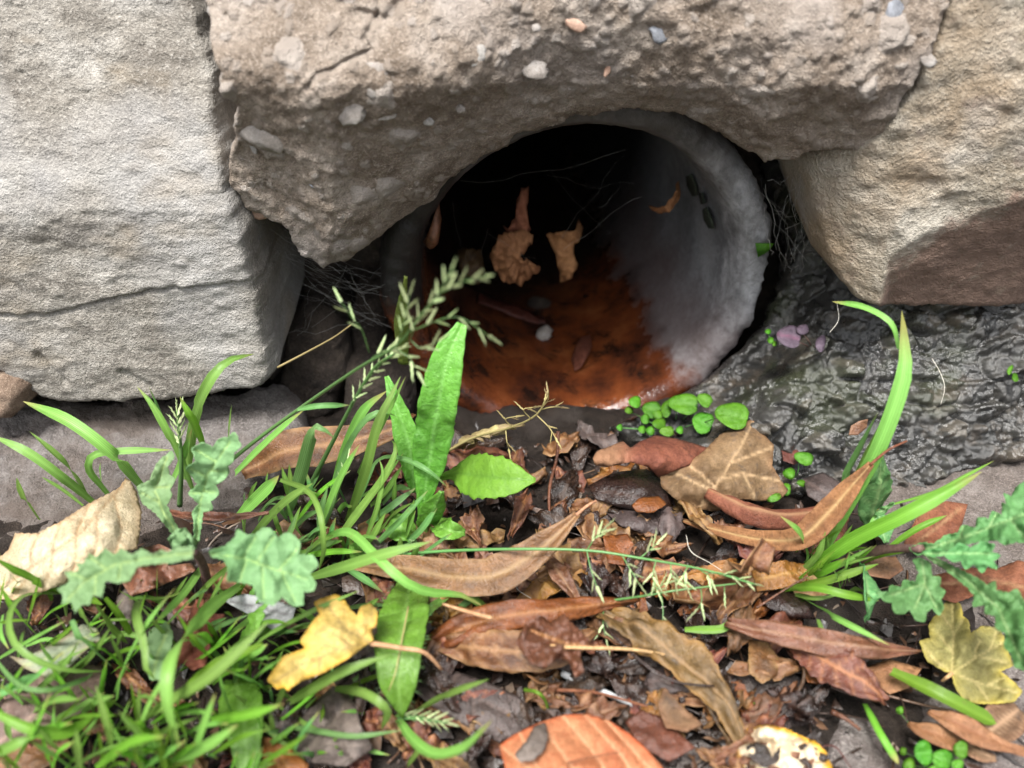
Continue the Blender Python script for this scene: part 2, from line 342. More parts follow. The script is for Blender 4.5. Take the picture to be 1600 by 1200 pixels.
for a in ((410, 203, 38, 30, .4, m_pale), (585, 126, 24, 28, .3, m_pale), (600, 178, 18, 12, .1, m_pale), (545, 165, 24, 30, -.3, m_pale), (404, 328, 20, 14, .1, m_pink), (745, 88, 12, 18, .6, m_grey),
          (838, 112, 20, 13, 0, m_pale), (495, 288, 12, 8, 0, m_blue), (683, 115, 13, 7, .4, m_pink), (372, 18, 40, 20, 0, m_pale), (470, 30, 24, 14, .9, m_blue), (440, 60, 20, 12, .5, m_blue), (670, 190, 9, 7, 0, m_grey),
          (1388, 170, 42, 15, -.1, m_pale), (1360, 216, 26, 14, -.4, m_pale), (1222, 172, 15, 9, -.5, m_pale), (1398, 22, 16, 22, 0, m_blue), (1405, 66, 14, 18, .5, m_grey), (1450, 95, 14, 10, .4, m_pale), (1035, 50, 22, 15, .2, m_blue),
          (1000, 118, 20, 6, .1, m_pale), (1130, 140, 12, 7, 0, m_blue), (720, 170, 7, 6, 0, m_pale), (560, 310, 11, 8, .2, m_grey), (525, 312, 6, 5, 0, m_pale), (900, 40, 16, 9, .3, m_pink), (1260, 100, 13, 8, .4, m_pale)):
    pebble(*a, lint_o, lsurf)
for k in range(14):
    x, y = rng.uniform(330, 1450), rng.uniform(5, 260); 
    if pdist(np.array([x]), np.array([y]), ARCH)[0] > 22 and y < np.interp(x, [p[0] for p in ARCH], [p[1] for p in ARCH])-18: pebble(x, y, rng.uniform(4, 12), rng.uniform(3, 8), rng.uniform(0, 3), [m_pale, m_grey, m_pink, m_blue, m_grey][k % 5], lint_o, lsurf)
# -- right block: pale face above, rust-brown face below
CR = [(1340, 520), (1372, 485), (1380, 440), (1390, 402), (1440, 368), (1500, 342), (1560, 322), (1600, 305), (1800, 240)]
def rdepth(x, y):
    cy = np.interp(x, [c[0] for c in CR], [c[1] for c in CR]); dB = np.maximum(0, y-cy)
    left = np.clip((1420-x)/160, 0, 1.2)
    return -.024+.016*left**1.6+.00012*dB+.00003*np.clip(200-y, 0, 300)*.3
def rextra(q, col):
    col = q.mix(q.ma('MULTIPLY', q.step(q.noise(24, 4, .6), .52, .66), .6), col, (.25, .175, .105))
    col = q.mix(q.ma('MULTIPLY', q.step(q.noise(40, 3, .6), .55, .7), .5), col, (.36, .345, .325))
    br = q.mix(q.noise(70, 4, .6, st=(1, 1, 1.8)), (.10, .066, .051), (.235, .157, .118))
    return q.mix(q.step(q.ma('ADD', q.attr('rust'), q.ma('MULTIPLY', q.ma('SUBTRACT', q.noise(160, 5, .7), .5), 2.4)), .15, .85), col, br)
m_right = rockmat('sandstone_rusty', (.19, .16, .118), (.27, .238, .188), (.35, .32, .27), 50, .3, .88, .8, extra=rextra)
RO = [(1560, -420), (1500, -60), (1470, 60), (1425, 150), (1380, 215), (1300, 232), (1255, 240), (1264, 300), (1280, 350), (1296, 410), (1318, 445), (1345, 472), (1380, 484), (1440, 480), (1500, 478), (1560, 480), (1620, 474), (1780, 478), (2050, 460), (2050, -420)]
def rdisp(P, px, py, d):
    cy = np.interp(px, [c[0] for c in CR], [c[1] for c in CR]); b = sm(0, 15, py-cy)
    return .0016*fbm(P, 22, 4, 71)+(.0007*fbm(P*np.array([1, 1, 2.4]), 75, 4, 73))*(1-.4*b)+.0003*fbm(P, 300, 3, 77)
ro = stone('stone', RO, yplane(rdepth), rdisp, m_right, sp=3.2, R=10, r=.003, depth=.06, jit=3, label='right block with a pale face above and a rusty brown face below')
V = np.zeros((len(ro.data.vertices), 3)); ro.data.vertices.foreach_get('co', V.ravel()); pw, _ = proj(V+ORG[ro.name])
rcy = np.interp(pw[:, 0], [c[0] for c in CR], [c[1] for c in CR])+16*fbm(V, 60, 4, 5)
ro.data.attributes.new('rust', 'FLOAT', 'POINT').data.foreach_set('value', sm(-30, 40, pw[:, 1]-rcy))
# -- footing ledge under the left block
m_foot = rockmat('footing_stone', (.11, .095, .087), (.165, .147, .137), (.23, .21, .197), 70, .45, .85, 1.1, extra=lambda q, c: q.mix(q.ma('MULTIPLY', q.step(q.noise(30, 4, .65), .47, .62), .75), c, (.10, .075, .06)))
def fsurf(px, py): return PLp(px, py, (0, -.004, .0075), (0, -.24, .97)), nrm(np.array([0, -.24, .97]))
stone('footing_stone', [(-420, 590), (0, 600), (120, 610), (300, 605), (440, 590), (470, 610), (476, 650), (462, 690), (420, 745), (360, 790), (280, 830), (150, 860), (60, 880), (-60, 900), (-420, 920)], fsurf,
      lambda P, x, y, d: .0016*fbm(P, 40, 4, 81)+.001*fbm(P*np.array([1, 1.8, 1]), 160, 4, 85)+.0005*fbm(P, 500, 2, 87), m_foot, sp=3.6, R=26, r=.007, depth=.03, back=(0, .3, -1), jit=5, label='grey footing stone under the left block')
stone('stone', [(-60, 600), (-20, 598), (16, 604), (34, 620), (30, 645), (12, 662), (-60, 675)], yplane(lambda x, y: -.024+0*x), lambda P, x, y, d: .0014*fbm(P, 110, 4, 91), rockmat('brown_rubble', (.12, .08, .055), (.2, .14, .1), (.3, .23, .17), 130, .4), sp=3.2, R=24, r=.007, depth=.03, label='small brown stone below the left block')
# -- rubble in the dark gap beside the pipe
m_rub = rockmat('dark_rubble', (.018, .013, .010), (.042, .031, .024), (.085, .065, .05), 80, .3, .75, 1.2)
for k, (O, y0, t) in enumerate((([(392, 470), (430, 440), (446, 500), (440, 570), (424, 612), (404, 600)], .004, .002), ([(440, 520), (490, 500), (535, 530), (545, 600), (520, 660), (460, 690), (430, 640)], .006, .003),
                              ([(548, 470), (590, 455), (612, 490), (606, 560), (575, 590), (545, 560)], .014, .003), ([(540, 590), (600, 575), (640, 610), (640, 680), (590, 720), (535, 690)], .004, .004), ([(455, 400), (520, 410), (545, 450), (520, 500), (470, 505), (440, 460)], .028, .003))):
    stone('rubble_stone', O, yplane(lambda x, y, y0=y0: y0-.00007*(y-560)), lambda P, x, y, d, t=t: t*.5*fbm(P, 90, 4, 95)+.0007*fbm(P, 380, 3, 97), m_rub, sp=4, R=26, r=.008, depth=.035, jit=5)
# -- wet mortar bank on the right
def wextra(q, col):
    gr = q.attr('grain'); col = q.mix(.75, col, q.ramp(gr, [(.2, (.006, .0065, .006)), (.5, (.02, .0195, .0175)), (.68, (.042, .041, .037)), (.85, (.085, .074, .058))]))
    col = q.mix(q.ma('MULTIPLY', q.step(q.noise(35, 3, .6), .52, .62), .55), col, (.035, .042, .018))
    col = q.mix(q.ma('MULTIPLY', q.step(q.noise(60, 4, .7), .55, .66), .5), col, (.085, .064, .044))
    return col
m_bank = rockmat('wet_mortar', (.012, .0122, .011), (.04, .038, .034), (.11, .10, .086), 150, .6, .5, .36, extra=wextra, wet=(.42, .62), spec=.9)
BN = nrm(np.array([0, -.756, .654]))
def bsurf(px, py):
    P = PLp(px, py, (.1, -.001, .036), BN); c, z = proj(PC+0); dx = np.hypot((px-925)/300, (py-420)/235)
    k = sm(1.4, 1.0, dx); return PLp(px, py, np.array([.1, -.001, .036])-BN*0, BN)+ray(px, py)*(.022*k)[:, None], np.tile(BN, (len(px), 1))
def bch(P):
    A = P[:, 0]; B = P@np.array([0, -.654, -.756]); w = .002*fbm(P, 90, 2, 5); e, i, g = chunks(A+w, B*1.5-w, .0105, 5); e2, i2, g2 = chunks(A-w, B*1.4, .0044, 8)
    return .0042*i*sm(0, .3, e)+.0042*g*sm(0, .2, e)+.0016*i2*sm(0, .3, e2)+.0013*g2, .55*i+.45*i2
def bdisp(P, px, py, d):
    v = np.abs(fbm(P, 120, 3, 113)); led = np.interp(px, [1380, 1500, 1700], [768, 748, 715])
    return bch(P)[0]+.005*fbm(P, 28, 3, 111)+.002*v+.001*np.abs(fbm(P, 480, 3, 117))+.002*np.exp(-((py-led+28)/16)**2)*sm(1250, 1400, px)
stone('mortar_bank', [(1195, 250), (1290, 240), (1330, 430), (1400, 455), (1760, 440), (1760, 735), (1600, 722), (1500, 748), (1400, 768), (1320, 790), (1240, 780), (1190, 770), (1130, 740), (1060, 705), (990, 690), (960, 668), (985, 652), (1040, 632), (1102, 596), (1160, 548), (1200, 496), (1224, 430), (1230, 380), (1228, 330)],
      bsurf, bdisp, m_bank, attrs=lambda P, x, y, d: dict(grain=bch(P)[1]), sp=2.6, R=16, r=.006, depth=.03, jit=3, back=(.25, .25, -1), label='wet black mortar bank under the right block')
# -- rough rubble core behind the face stones, with the pipe passing through
xs = np.r_[-1.6, -.8, -.4, np.arange(-.24, .2401, .0035), .4, .8, 1.6]; zs = np.r_[-.3, -.1, np.arange(-.03, .1801, .0035), .3, .6, 1.2]
X, Z = np.meshgrid(xs, zs); Yc = .05+0*X; P = np.stack([X, Yc, Z], -1); inn = (np.abs(X) < .23) & (Z > -.03) & (Z < .178)
Yc = Yc+np.where(inn, .009*fbm(P, 32, 4, 131)+.003*fbm(P, 160, 3, 137), 0)
V = np.stack([X, Yc, Z], -1).reshape(-1, 3); nx, nz = len(xs), len(zs); F = []
cx = PC+AX*(.04)
for j in range(nz-1):
    for i in range(nx-1):
        f = (j*nx+i, j*nx+i+1, (j+1)*nx+i+1, (j+1)*nx+i); c = V[list(f)].mean(0)
        if math.hypot(c[0]-cx[0], c[2]-cx[2]) > .0565: F.append(f)
b0 = len(V); ring = [0, nx-1, nz*nx-1, (nz-1)*nx]; V = np.vstack([V, V[ring]*[1, 0, 1]+[0, .7, 0]])
for k in range(4): F.append((ring[k], b0+k, b0+(k+1) % 4, ring[(k+1) % 4]))
F.append((b0, b0+3, b0+2, b0+1))
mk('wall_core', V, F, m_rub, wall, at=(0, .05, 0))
# ------------------------------------------------------------------ drain pipe
q = NT('clay_pipe'); tc = q.v; sp_ = q.n('ShaderNodeSeparateXYZ'); tco = q.n('ShaderNodeTexCoord'); q.set(sp_.inputs[0], tco.outputs['Object'])
n1 = q.noise(28, 4, .6); n2 = q.noise(120, 5, .65); n3 = q.noise(600, 3, .7)
col = q.ramp(n1, [(.36, (.115, .117, .121)), (.5, (.175, .178, .184)), (.64, (.25, .253, .26))])
rim = q.ma('ADD', q.step(sp_.outputs[1], .022, .004), q.ma('MULTIPLY', q.ma('SUBTRACT', n2, .5), 1.3))
col = q.mix(q.ma('MULTIPLY', q.step(rim, .35, .8), .9), col, q.ramp(n2, [(.36, (.15, .148, .148)), (.5, (.28, .28, .288)), (.64, (.42, .42, .43))]))
col = q.mix(q.ma('MULTIPLY', q.step(q.noise(80, 4, .65, st=(1, .35, .3)), .52, .62), .45), col, (.07, .068, .068)); col = q.mix(q.ma('MULTIPLY', q.step(n3, .55, .66), .3), col, (.36, .36, .365)); col = q.mix(q.ma('MULTIPLY', q.step(n3, .46, .36), .3), col, (.05, .048, .048))
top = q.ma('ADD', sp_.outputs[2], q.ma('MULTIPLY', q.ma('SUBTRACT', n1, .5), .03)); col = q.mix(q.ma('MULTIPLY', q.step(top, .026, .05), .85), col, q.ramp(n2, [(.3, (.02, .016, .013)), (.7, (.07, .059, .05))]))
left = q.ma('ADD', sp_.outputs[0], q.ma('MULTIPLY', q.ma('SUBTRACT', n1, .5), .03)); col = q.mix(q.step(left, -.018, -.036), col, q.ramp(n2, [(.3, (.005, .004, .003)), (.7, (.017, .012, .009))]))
# iron stain along the invert, its edge wandering; thin to the right where lime has covered it
ed = q.ma('ADD', q.ma('ADD', sp_.outputs[2], q.ma('MULTIPLY', q.ma('SUBTRACT', n1, .5), .022)), q.ma('MULTIPLY', q.ma('SUBTRACT', n2, .5), .022)); ed = q.ma('ADD', ed, q.ma('MULTIPLY', sp_.outputs[0], .36))
st1 = q.ma('POWER', q.step(ed, -.0185, -.0275), 1.3); st2 = q.step(q.ma('ADD', q.ma('ADD', sp_.outputs[2], q.ma('MULTIPLY', sp_.outputs[0], -.12)), q.ma('MULTIPLY', q.ma('SUBTRACT', n1, .5), .03)), -.012, -.030)
rust = q.ramp(q.ma('ADD', q.ma('MULTIPLY', q.noise(42, 4, .6), .7), q.ma('MULTIPLY', n2, .3)), [(.36, (.016, .008, .006)), (.45, (.075, .022, .010)), (.53, (.135, .036, .012)), (.64, (.21, .066, .022))])
col = q.mix(q.ma('MULTIPLY', st2, .55), col, (.11, .062, .054)); col = q.mix(st1, col, rust)
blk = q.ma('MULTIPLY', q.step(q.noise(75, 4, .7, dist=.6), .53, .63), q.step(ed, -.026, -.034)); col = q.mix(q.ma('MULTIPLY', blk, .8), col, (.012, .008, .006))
deep = q.step(q.ma('ADD', q.ma('ADD', sp_.outputs[1], q.ma('MULTIPLY', sp_.outputs[0], -.9)), q.ma('MULTIPLY', q.ma('SUBTRACT', n1, .5), .06)), .045, .1); col = q.mix(q.ma('MULTIPLY', deep, .93), col, (.012, .01, .009))   # shade further in and to the left, painted into the colour
rough = q.ma('SUBTRACT', .66, q.ma('MULTIPLY', st1, .5)); rough = q.ma('ADD', rough, q.ma('MULTIPLY', q.ma('SUBTRACT', n2, .5), .25))
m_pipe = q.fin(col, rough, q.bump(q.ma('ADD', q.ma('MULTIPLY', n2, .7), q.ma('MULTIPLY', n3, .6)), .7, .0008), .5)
prof = [(PO-.001, .34), (PO-.0005, .1), (PO, .03), (PO, .012), (PO+.0002, .006), (PO-.0012, .0015), (PO-.004, -.0006), (PO-.007, 0), (PR+.0016, .0016), (PR+.0004, .005), (PR-.0003, .01), (PR-.0012, .02), (PR-.002, .035), (PR-.002, .08), (PR-.002, .16), (PR-.002, .34)]
prof = spline(prof, 130); nA = 240; V = []; F = []
for k, (r_, d_) in enumerate(prof):
    for i in range(nA):
        a = 2*math.pi*i/nA; V.append(((r_)*math.cos(a), d_, r_*math.sin(a)))
V = np.array(V); nn = .0006*fbm(V, 50, 3, 151)+.0003*fbm(V, 260, 3, 153)+.0004*fbm(V, 700, 3, 155); k = sm(.05, .005, V[:, 1]); dr = nrm(V*[1, 0, 1])
V = V+dr*(nn*(.25+.75*k))[:, None]+np.outer(nn*k*1.6, [0, -1, 0])
for k in range(len(prof)-1):
    for i in range(nA): F.append((k*nA+i, k*nA+(i+1) % nA, (k+1)*nA+(i+1) % nA, (k+1)*nA+i))
pipe = empty('drain_pipe', PC, label='grey clay drain pipe with a rust-stained floor opening in the wall', cat='drain pipe')
pipe.rotation_euler = Matrix((SX, AX, VX)).transposed().to_euler()
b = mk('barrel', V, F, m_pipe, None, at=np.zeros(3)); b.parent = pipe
cap = [(0, .338, 0)]+[(PO*math.cos(2*math.pi*i/48), .338, PO*math.sin(2*math.pi*i/48)) for i in range(48)]
b = mk('light_stop', cap, [(0, i, i % 48+1) for i in range(1, 49)], m_rub, None, at=np.zeros(3)); b.parent = pipe  # unseen disc added across the far end to keep light from leaking in
def pw_(x, d, z): return PC+SX*x+AX*d+VX*z          # a point in the pipe's own axes
def floorp(px, py):                                  # where the photo's pixel meets the pipe floor
    r = ray(px, py); o = CAM-PC; a = np.array([r@SX, r@VX]); c = np.array([o@SX, o@VX]); R_ = PR-.002
    A = a@a; B = 2*a@c; C_ = c@c-R_**2; t = (-B+math.sqrt(B*B-4*A*C_))/(2*A); return CAM+r*t
# ------------------------------------------------------------------ flat stones in the ground, bottom right
m_flat = rockmat('flat_stone', (.09, .07, .062), (.165, .138, .125), (.27, .24, .222), 80, .55, .8, 1.1, extra=lambda q, c: q.mix(q.ma('MULTIPLY', q.step(q.noise(45, 4, .65), .5, .6), .8), c, (.07, .05, .045)))
m_slab = rockmat('pavement_stone', (.09, .072, .062), (.14, .115, .1), (.2, .172, .155), 80, .5, .85, .9)
for O, h, t, lb, mm in (([(1360, 745), (1700, 690), (1760, 1010), (1600, 980), (1480, 960), (1395, 880), (1370, 820)], .002, .02, 'flat grey-brown slab below the wet mortar bank', m_slab),
                  ([(1300, 1120), (1350, 1100), (1400, 1130), (1425, 1200), (1430, 1290), (1290, 1290), (1285, 1180)], .0, .02, 'mottled grey-pink flat stone beside the yellow decayed leaf', m_flat),
                  ([(1480, 1010), (1600, 1000), (1760, 990), (1760, 1290), (1520, 1290), (1500, 1200), (1440, 1120)], .001, .02, 'pale grey flat stone under the winged seeds', m_flat),
                  ([(1140, 1040), (1230, 1020), (1290, 1070), (1280, 1130), (1190, 1145), (1150, 1110)], .0, .02, 'small dark mauve flat stone below the pipe', m_flat),
                  ([(1010, 1160), (1090, 1140), (1150, 1170), (1165, 1290), (1000, 1290)], .0, .02, 'grey stone between the orange leaf and the yellow leaf', m_flat)):
    o = stone('flat_stone', O, lambda px, py, h=h: (Zp(px, py, h), np.array([0, 0, 1.])), lambda P, x, y, d: .0011*fbm(P, 60, 4, 161)+.0005*fbm(P, 400, 3, 163), mm, parent=None, sp=4.5, R=26, r=.004, depth=.012, back=(0, .1, -1), jit=6, label=lb, kind='structure')
# ------------------------------------------------------------------ builders for blades, leaves, flower stems
def up3(pts): A = np.asarray(pts, float); return Zp(A[:, 0], A[:, 1], A[:, 2]*.001)
def side_of(P, N0):
    T = nrm(np.gradient(P, axis=0)); s = nrm(np.cross(T, N0))
    for i in range(1, len(s)):
        if s[i]@s[i-1] < 0: s[i] = -s[i]
    d = nrm(P-CAM); perp = np.linalg.norm(s-(s*d).sum(1)[:, None]*d, axis=1); n = nrm(np.cross(s, T))
    n[n[:, 2] < 0] *= -1
    return T, s, n, np.clip(1/np.maximum(perp, .3), 1, 1.5)
def pxm(P): return ((P-CAM)@FV)/FP       # metres per photo pixel there
def strip(P, wpx, N0, m=4, fold=.2, curl=0, serr=None, wav=0, twist=0, nv=0, rid=.00018, asym=0, rag=0):
    n = len(P); T, s, nn, k = side_of(P, N0); hw = np.asarray(wpx)*.5*pxm(P)*k; u = np.linspace(0, 1, n); V = []; vein = []; edge = []; acr = []; sd = rng.uniform(0, 90)
    tw = twist*(u-.3)
    for i in range(n):
        ca, sa = math.cos(tw[i]), math.sin(tw[i]); si = s[i]*ca+nn[i]*sa; ni = nn[i]*ca-s[i]*sa
        for j in range(m+1):
            v = -1+2*j/m; w = hw[i]
            if serr and j in (0, m): w = w*(1+serr[1]*(((u[i]*serr[0]) % 1)-.5)) 
            if rag and abs(v) > .6: w = w*(1+rag*(float(vn(np.array([u[i]*22+sd, v, .5])))+.6*float(vn(np.array([u[i]*55+sd, v, 1.5])))))
            h = fold*abs(v)*w+curl*.001*v*v*abs(v)
            if nv: 
                ph = (u[i]*nv-abs(v)*.75) % 1; vl = max(math.exp(-(v*hw[i]/(.0005+.02*hw[i]))**2)*(.3+.7*(v == 0)), .7*math.exp(-(min(ph, 1-ph)/.09)**2)); h -= rid*vl
            else: vl = math.exp(-(v/.16)**2)
            if wav: h += wav*.001*(float(vn(np.array([u[i]*6+sd, v*1.3, 3.3])))*.7+.5*float(vn(np.array([u[i]*14+sd, v*2.6, 9.3]))))
            V.append(P[i]+si*v*w*(1+asym*v)+ni*h); vein.append(vl); edge.append(abs(v)**4); acr.append(v)
    F = [(i*(m+1)+j, i*(m+1)+j+1, (i+1)*(m+1)+j+1, (i+1)*(m+1)+j) for i in range(n-1) for j in range(m)]
    return np.array(V), F, dict(vein=vein, edge=edge, across=acr, along=np.repeat(u, m+1))
def gN(): return nrm(np.array([0, -.42, .72])+rng.normal(size=3)*.22)
def blade(parent, pts, w, mat, tip=.75, fold=.3, twist=None, name='blade', **kw):
    P = spline(up3(pts), 18); u = np.linspace(0, 1, 18)
    prof = (.62+.38*sm(0, .35, u))*np.clip((1-u)/(1-tip), 0, 1)**.75; prof[-1] = .03
    V, F, at = strip(P, .86*w*prof, gN(), 4, fold, twist=rng.uniform(-.5, .5) if twist is None else twist)
    return mk(name, V, F, mat, parent, at=P[0], attrs=at, **kw)
def pleaf(name, pts, ws, mat, parent=None, N0=None, n=34, m=10, fold=.1, curl=0, serr=None, wav=.8, nv=9, twist=0, stalk=None, sr=3, smat=None, rid=.0002, solid=.00016, drop=True, asym=0, rag=.07, **kw):
    P = spline(up3(pts), n); w = np.interp(np.linspace(0, 1, n), np.linspace(0, 1, len(ws)), ws); w = np.convolve(np.r_[[w[0]]*2, w, [w[-1]]*2], [.1, .2, .4, .2, .1], 'valid')
    N0 = nrm(np.array([0, -.25, .9])+rng.normal(size=3)*.08) if N0 is None else nrm(np.array(N0, float))
    V, F, at = strip(P, np.maximum(w, .6), N0, m, fold, curl, serr, wav, twist, nv, rid, asym, rag)
    o = mk(name, V, F, mat, parent, at=P[0], attrs=at, solid=solid, **kw)
    if stalk is not None: stalk_of(o, stalk, sr, smat or mat)
    return o
def stalk_of(o, pts, sr, mat, name='stalk', taper=.6):
    Q = spline(up3(pts), 14); V, F = tube(Q, np.linspace(sr, sr*taper, 14)*.5*pxm(Q), 6); return mk(name, V, F, mat, o, at=Q[0])
def poly(name, outline, h, mat, parent=None, veins=(), vw=2.4, rid=.25, sp=4.5, curl=0, cw=14, wav=1., ws=40, bow=0, serr=0, stalk=None, sr=4, smat=None, tilt=(0, 0), attrfn=None, solid=.00022, **kw):
    O = np.asarray(outline, float); c = O.mean(0)
    if serr:
        D = []
        for a, b in zip(O, np.roll(O, -1, 0)):
            L = np.hypot(*(b-a)); k = max(1, int(L/9)); nn = np.array([b[1]-a[1], a[0]-b[0]])/(L+1e-6)
            for i in range(k): D += [a+(b-a)*i/k, a+(b-a)*(i+.75)/k+nn*serr*rng.uniform(.5, 1.2)*(1 if True else 0)]
        O = np.array(D)
    V2, F, bd = cdt(O, sp); x, y = V2[:, 0], V2[:, 1]; d = bdist(x, y, V2[sorted({i for e in bd for i in e})]); dv = np.full(len(x), 99.)
    for vl in veins: dv = np.minimum(dv, pdist(x, y, vl))
    vein = np.exp(-(dv/vw)**2) if len(veins) else x*0; q = np.stack([x/ws, y/ws, x*0+c[0]], -1)
    H = h+tilt[0]*(x-c[0])+tilt[1]*(y-c[1])+curl*np.exp(-d/cw)+wav*(fbm(q, 1, 3, 7))+bow*(1-(np.clip(np.hypot((x-c[0])/(np.ptp(x)/2+1), (y-c[1])/(np.ptp(y)/2+1)), 0, 1.2))**2)-rid*vein
    if len(veins): H = H+.5*np.minimum(dv, 14)/14
    V = Zp(x, y, H*.001); edge = np.exp(-d/7)
    if attrfn: vein = attrfn(x, y, vein)
    F = [f[::-1] for f in F]
    at = V.mean(0); o = mk(name, V, F, mat, parent, at=at, attrs=dict(vein=vein, edge=edge), solid=solid, **kw)
    if stalk is not None: stalk_of(o, stalk, sr, smat or mat)
    return o
# spikelet: overlapping scales on a short spindle, shared by every flower stem
def spikelet_mesh(name, mat):
    ps = []
    for k in range(5):
        z0 = k*.16; sg = 1 if k % 2 else -1; n = 7; P = np.array([[sg*(.03+.11*math.sin(t*1.5))*(1-.35*k/5), 0, z0+t*.45] for t in np.linspace(0, 1, n)])
        hw = np.array([.07, .16, .21, .19, .14, .07, .008])*(1-.1*k); V = []; F = []
        for i in range(n):
            for j in range(5):
                v = -1+j/2; V.append(P[i]+[-sg*.09*v*v*(hw[i]/.14), v*hw[i], 0])
        F = [(i*5+j, i*5+j+1, i*5+j+6, i*5+j+5) for i in range(n-1) for j in range(4)]; ps.append((np.array(V), F))
    V, F = joinm(ps); me = bpy.data.meshes.new(name); me.from_pydata(V.tolist(), [], F); me.polygons.foreach_set('use_smooth', [True]*len(F)); me.materials.append(mat); me.update(); return me
def spikelets(stem, me, items):          # items: (px,py,h, dx,dy (photo direction), length px)
    for (x, y, h, dx, dy, L) in items:
        A = up3([(x, y, h)])[0]; B = up3([(x+dx*10, y+dy*10, h+(1 if dy < 0 else -1))])[0]; T = nrm(B-A)
        s = 1.2*L*pxm(A[None])[0]; o = bpy.data.objects.new('spikelet', me); COL.objects.link(o); place(o, A, stem)
        o.rotation_euler = Vector(T).to_track_quat('Z', 'X').to_euler(); o.rotation_euler.rotate_axis('Z', rng.uniform(0, 6.28)); o.scale = (s*rng.uniform(.4, .55), s*rng.uniform(.4, .55), s*.9)
def flower_stem(parent, main, sr, mat, me, branches, name='flower_stem', sl=28, taper=.5, **kw):
    Q = spline(up3(main), 26); ps = [tube(Q, np.linspace(sr, sr*taper, 26)*.5*pxm(Q), 6)]; items = []
    for br in branches:                  # (points, number of spikelets, start fraction)
        pts, ns, t0 = br[:3]; B = spline(up3(pts), 12); ps.append(tube(B, np.linspace(2.2, 1.3, 12)*.5*pxm(B), 5)); A = spline(pts, 40)
        for k in range(ns):
            t = t0+(1-t0)*(k+.5)/ns if ns > 1 else 1.; i = min(38, int(t*39)); p = A[i]; d = nrm(A[i+1]-A[max(0, i-2)])[:2]; d = d/(np.hypot(*d)+1e-9)
            a = (.55 if k % 2 else -.55)*(1 if k < ns-1 else .1)+rng.uniform(-.15, .15); c, s_ = math.cos(a), math.sin(a); items.append((p[0], p[1], p[2]+rng.uniform(0, .6), d[0]*c-d[1]*s_, d[0]*s_+d[1]*c, sl*rng.uniform(.8, 1.15)))
    V, F = joinm(ps); o = mk(name, V, F, mat, parent, at=Q[0], **kw); spikelets(o, me, items); return o
# ------------------------------------------------------------------ plant materials
def grassmat(name, c1, c2, tr=.42, rough=.36):
    q = NT(name); q.v; a = q.noise(60, 3, .5); b = q.noise(900, 2, .5, st=(1, 1, .15))
    col = q.mix(a, c1, c2); col = q.mix(q.ma('MULTIPLY', q.attr('vein'), .35), col, [min(1, x*1.5+.01) for x in c2]); col = q.mix(q.ma('MULTIPLY', q.step(q.noise(240, 4, .6), .66, .76), .45), col, (.22, .20, .06))
    ln = q.ma('SINE', q.ma('MULTIPLY', q.attr('across'), 22.)); col = q.mix(q.ma('MULTIPLY', q.step(ln, -.2, 1.), .3), col, [x*.6 for x in c1])
    col = q.mix(q.ma('MULTIPLY', q.step(q.ma('ADD', q.attr('along'), q.ma('MULTIPLY', q.rnd, .2)), 1.0, 1.14), .8), col, (.35, .27, .10))
    hsv = q.n('ShaderNodeHueSaturation'); q.set(hsv.inputs['Color'], col); q.set(hsv.inputs['Value'], q.ma('ADD', q.ma('MULTIPLY', q.rnd, .6), .65)); q.set(hsv.inputs['Hue'], q.ma('ADD', q.ma('MULTIPLY', q.rnd, .035), .483))
    return q.fin(hsv.outputs[0], rough, q.bump(q.ma('ADD', q.ma('MULTIPLY', ln, .3), b), .35, .0004), .45, tr, hsv.outputs[0])
g_mid = grassmat('grass_green', (.15, .295, .05), (.25, .465, .10)); g_lime = grassmat('grass_lime', (.12, .29, .02), (.21, .42, .045), .45); g_blue = grassmat('grass_bluish', (.105, .235, .06), (.19, .385, .125))
g_culm = grassmat('grass_culm', (.07, .17, .045), (.115, .24, .075), .1); g_spk = grassmat('spikelet_green', (.50, .62, .28), (.68, .76, .46), .45, .5); g_dry = grassmat('dry_straw', (.27, .21, .085), (.40, .32, .15), .2, .6)
ME_G = spikelet_mesh('spikelet_green', g_spk); ME_D = spikelet_mesh('spikelet_dry', g_dry)
m_weed = leafmat('groundsel_leaf', (.165, .31, .125), (.26, .43, .20), vein=(.36, .52, .18), rough=.55, transl=.4, sc=60, mott=.25)
m_weed2 = leafmat('ragwort_leaf', (.09, .25, .075), (.16, .36, .13), vein=(.34, .52, .22), rough=.5, transl=.4, sc=60, mott=.4)
m_broad = leafmat('hawkbit_leaf', (.10, .255, .027), (.165, .37, .05), vein=(.22, .43, .10), rough=.32, transl=.3, sc=60, mott=.5, coat=.3)
m_limel = leafmat('lime_leaf', (.15, .38, .035), (.21, .47, .06), vein=(.11, .30, .03), rough=.5, transl=.4, sc=40, mott=.3)
m_seed = leafmat('seedling_leaf', (.055, .19, .012), (.115, .30, .022), vein=(.13, .3, .05), rough=.35, transl=.35, sc=80, mott=.4)
m_purp = leafmat('purple_leaf', (.075, .052, .075), (.13, .095, .125), vein=(.17, .07, .12), rough=.45, transl=.25, sc=80)
m_pstem = leafmat('purple_stem', (.10, .05, .05), (.17, .10, .08), rough=.6, transl=0)
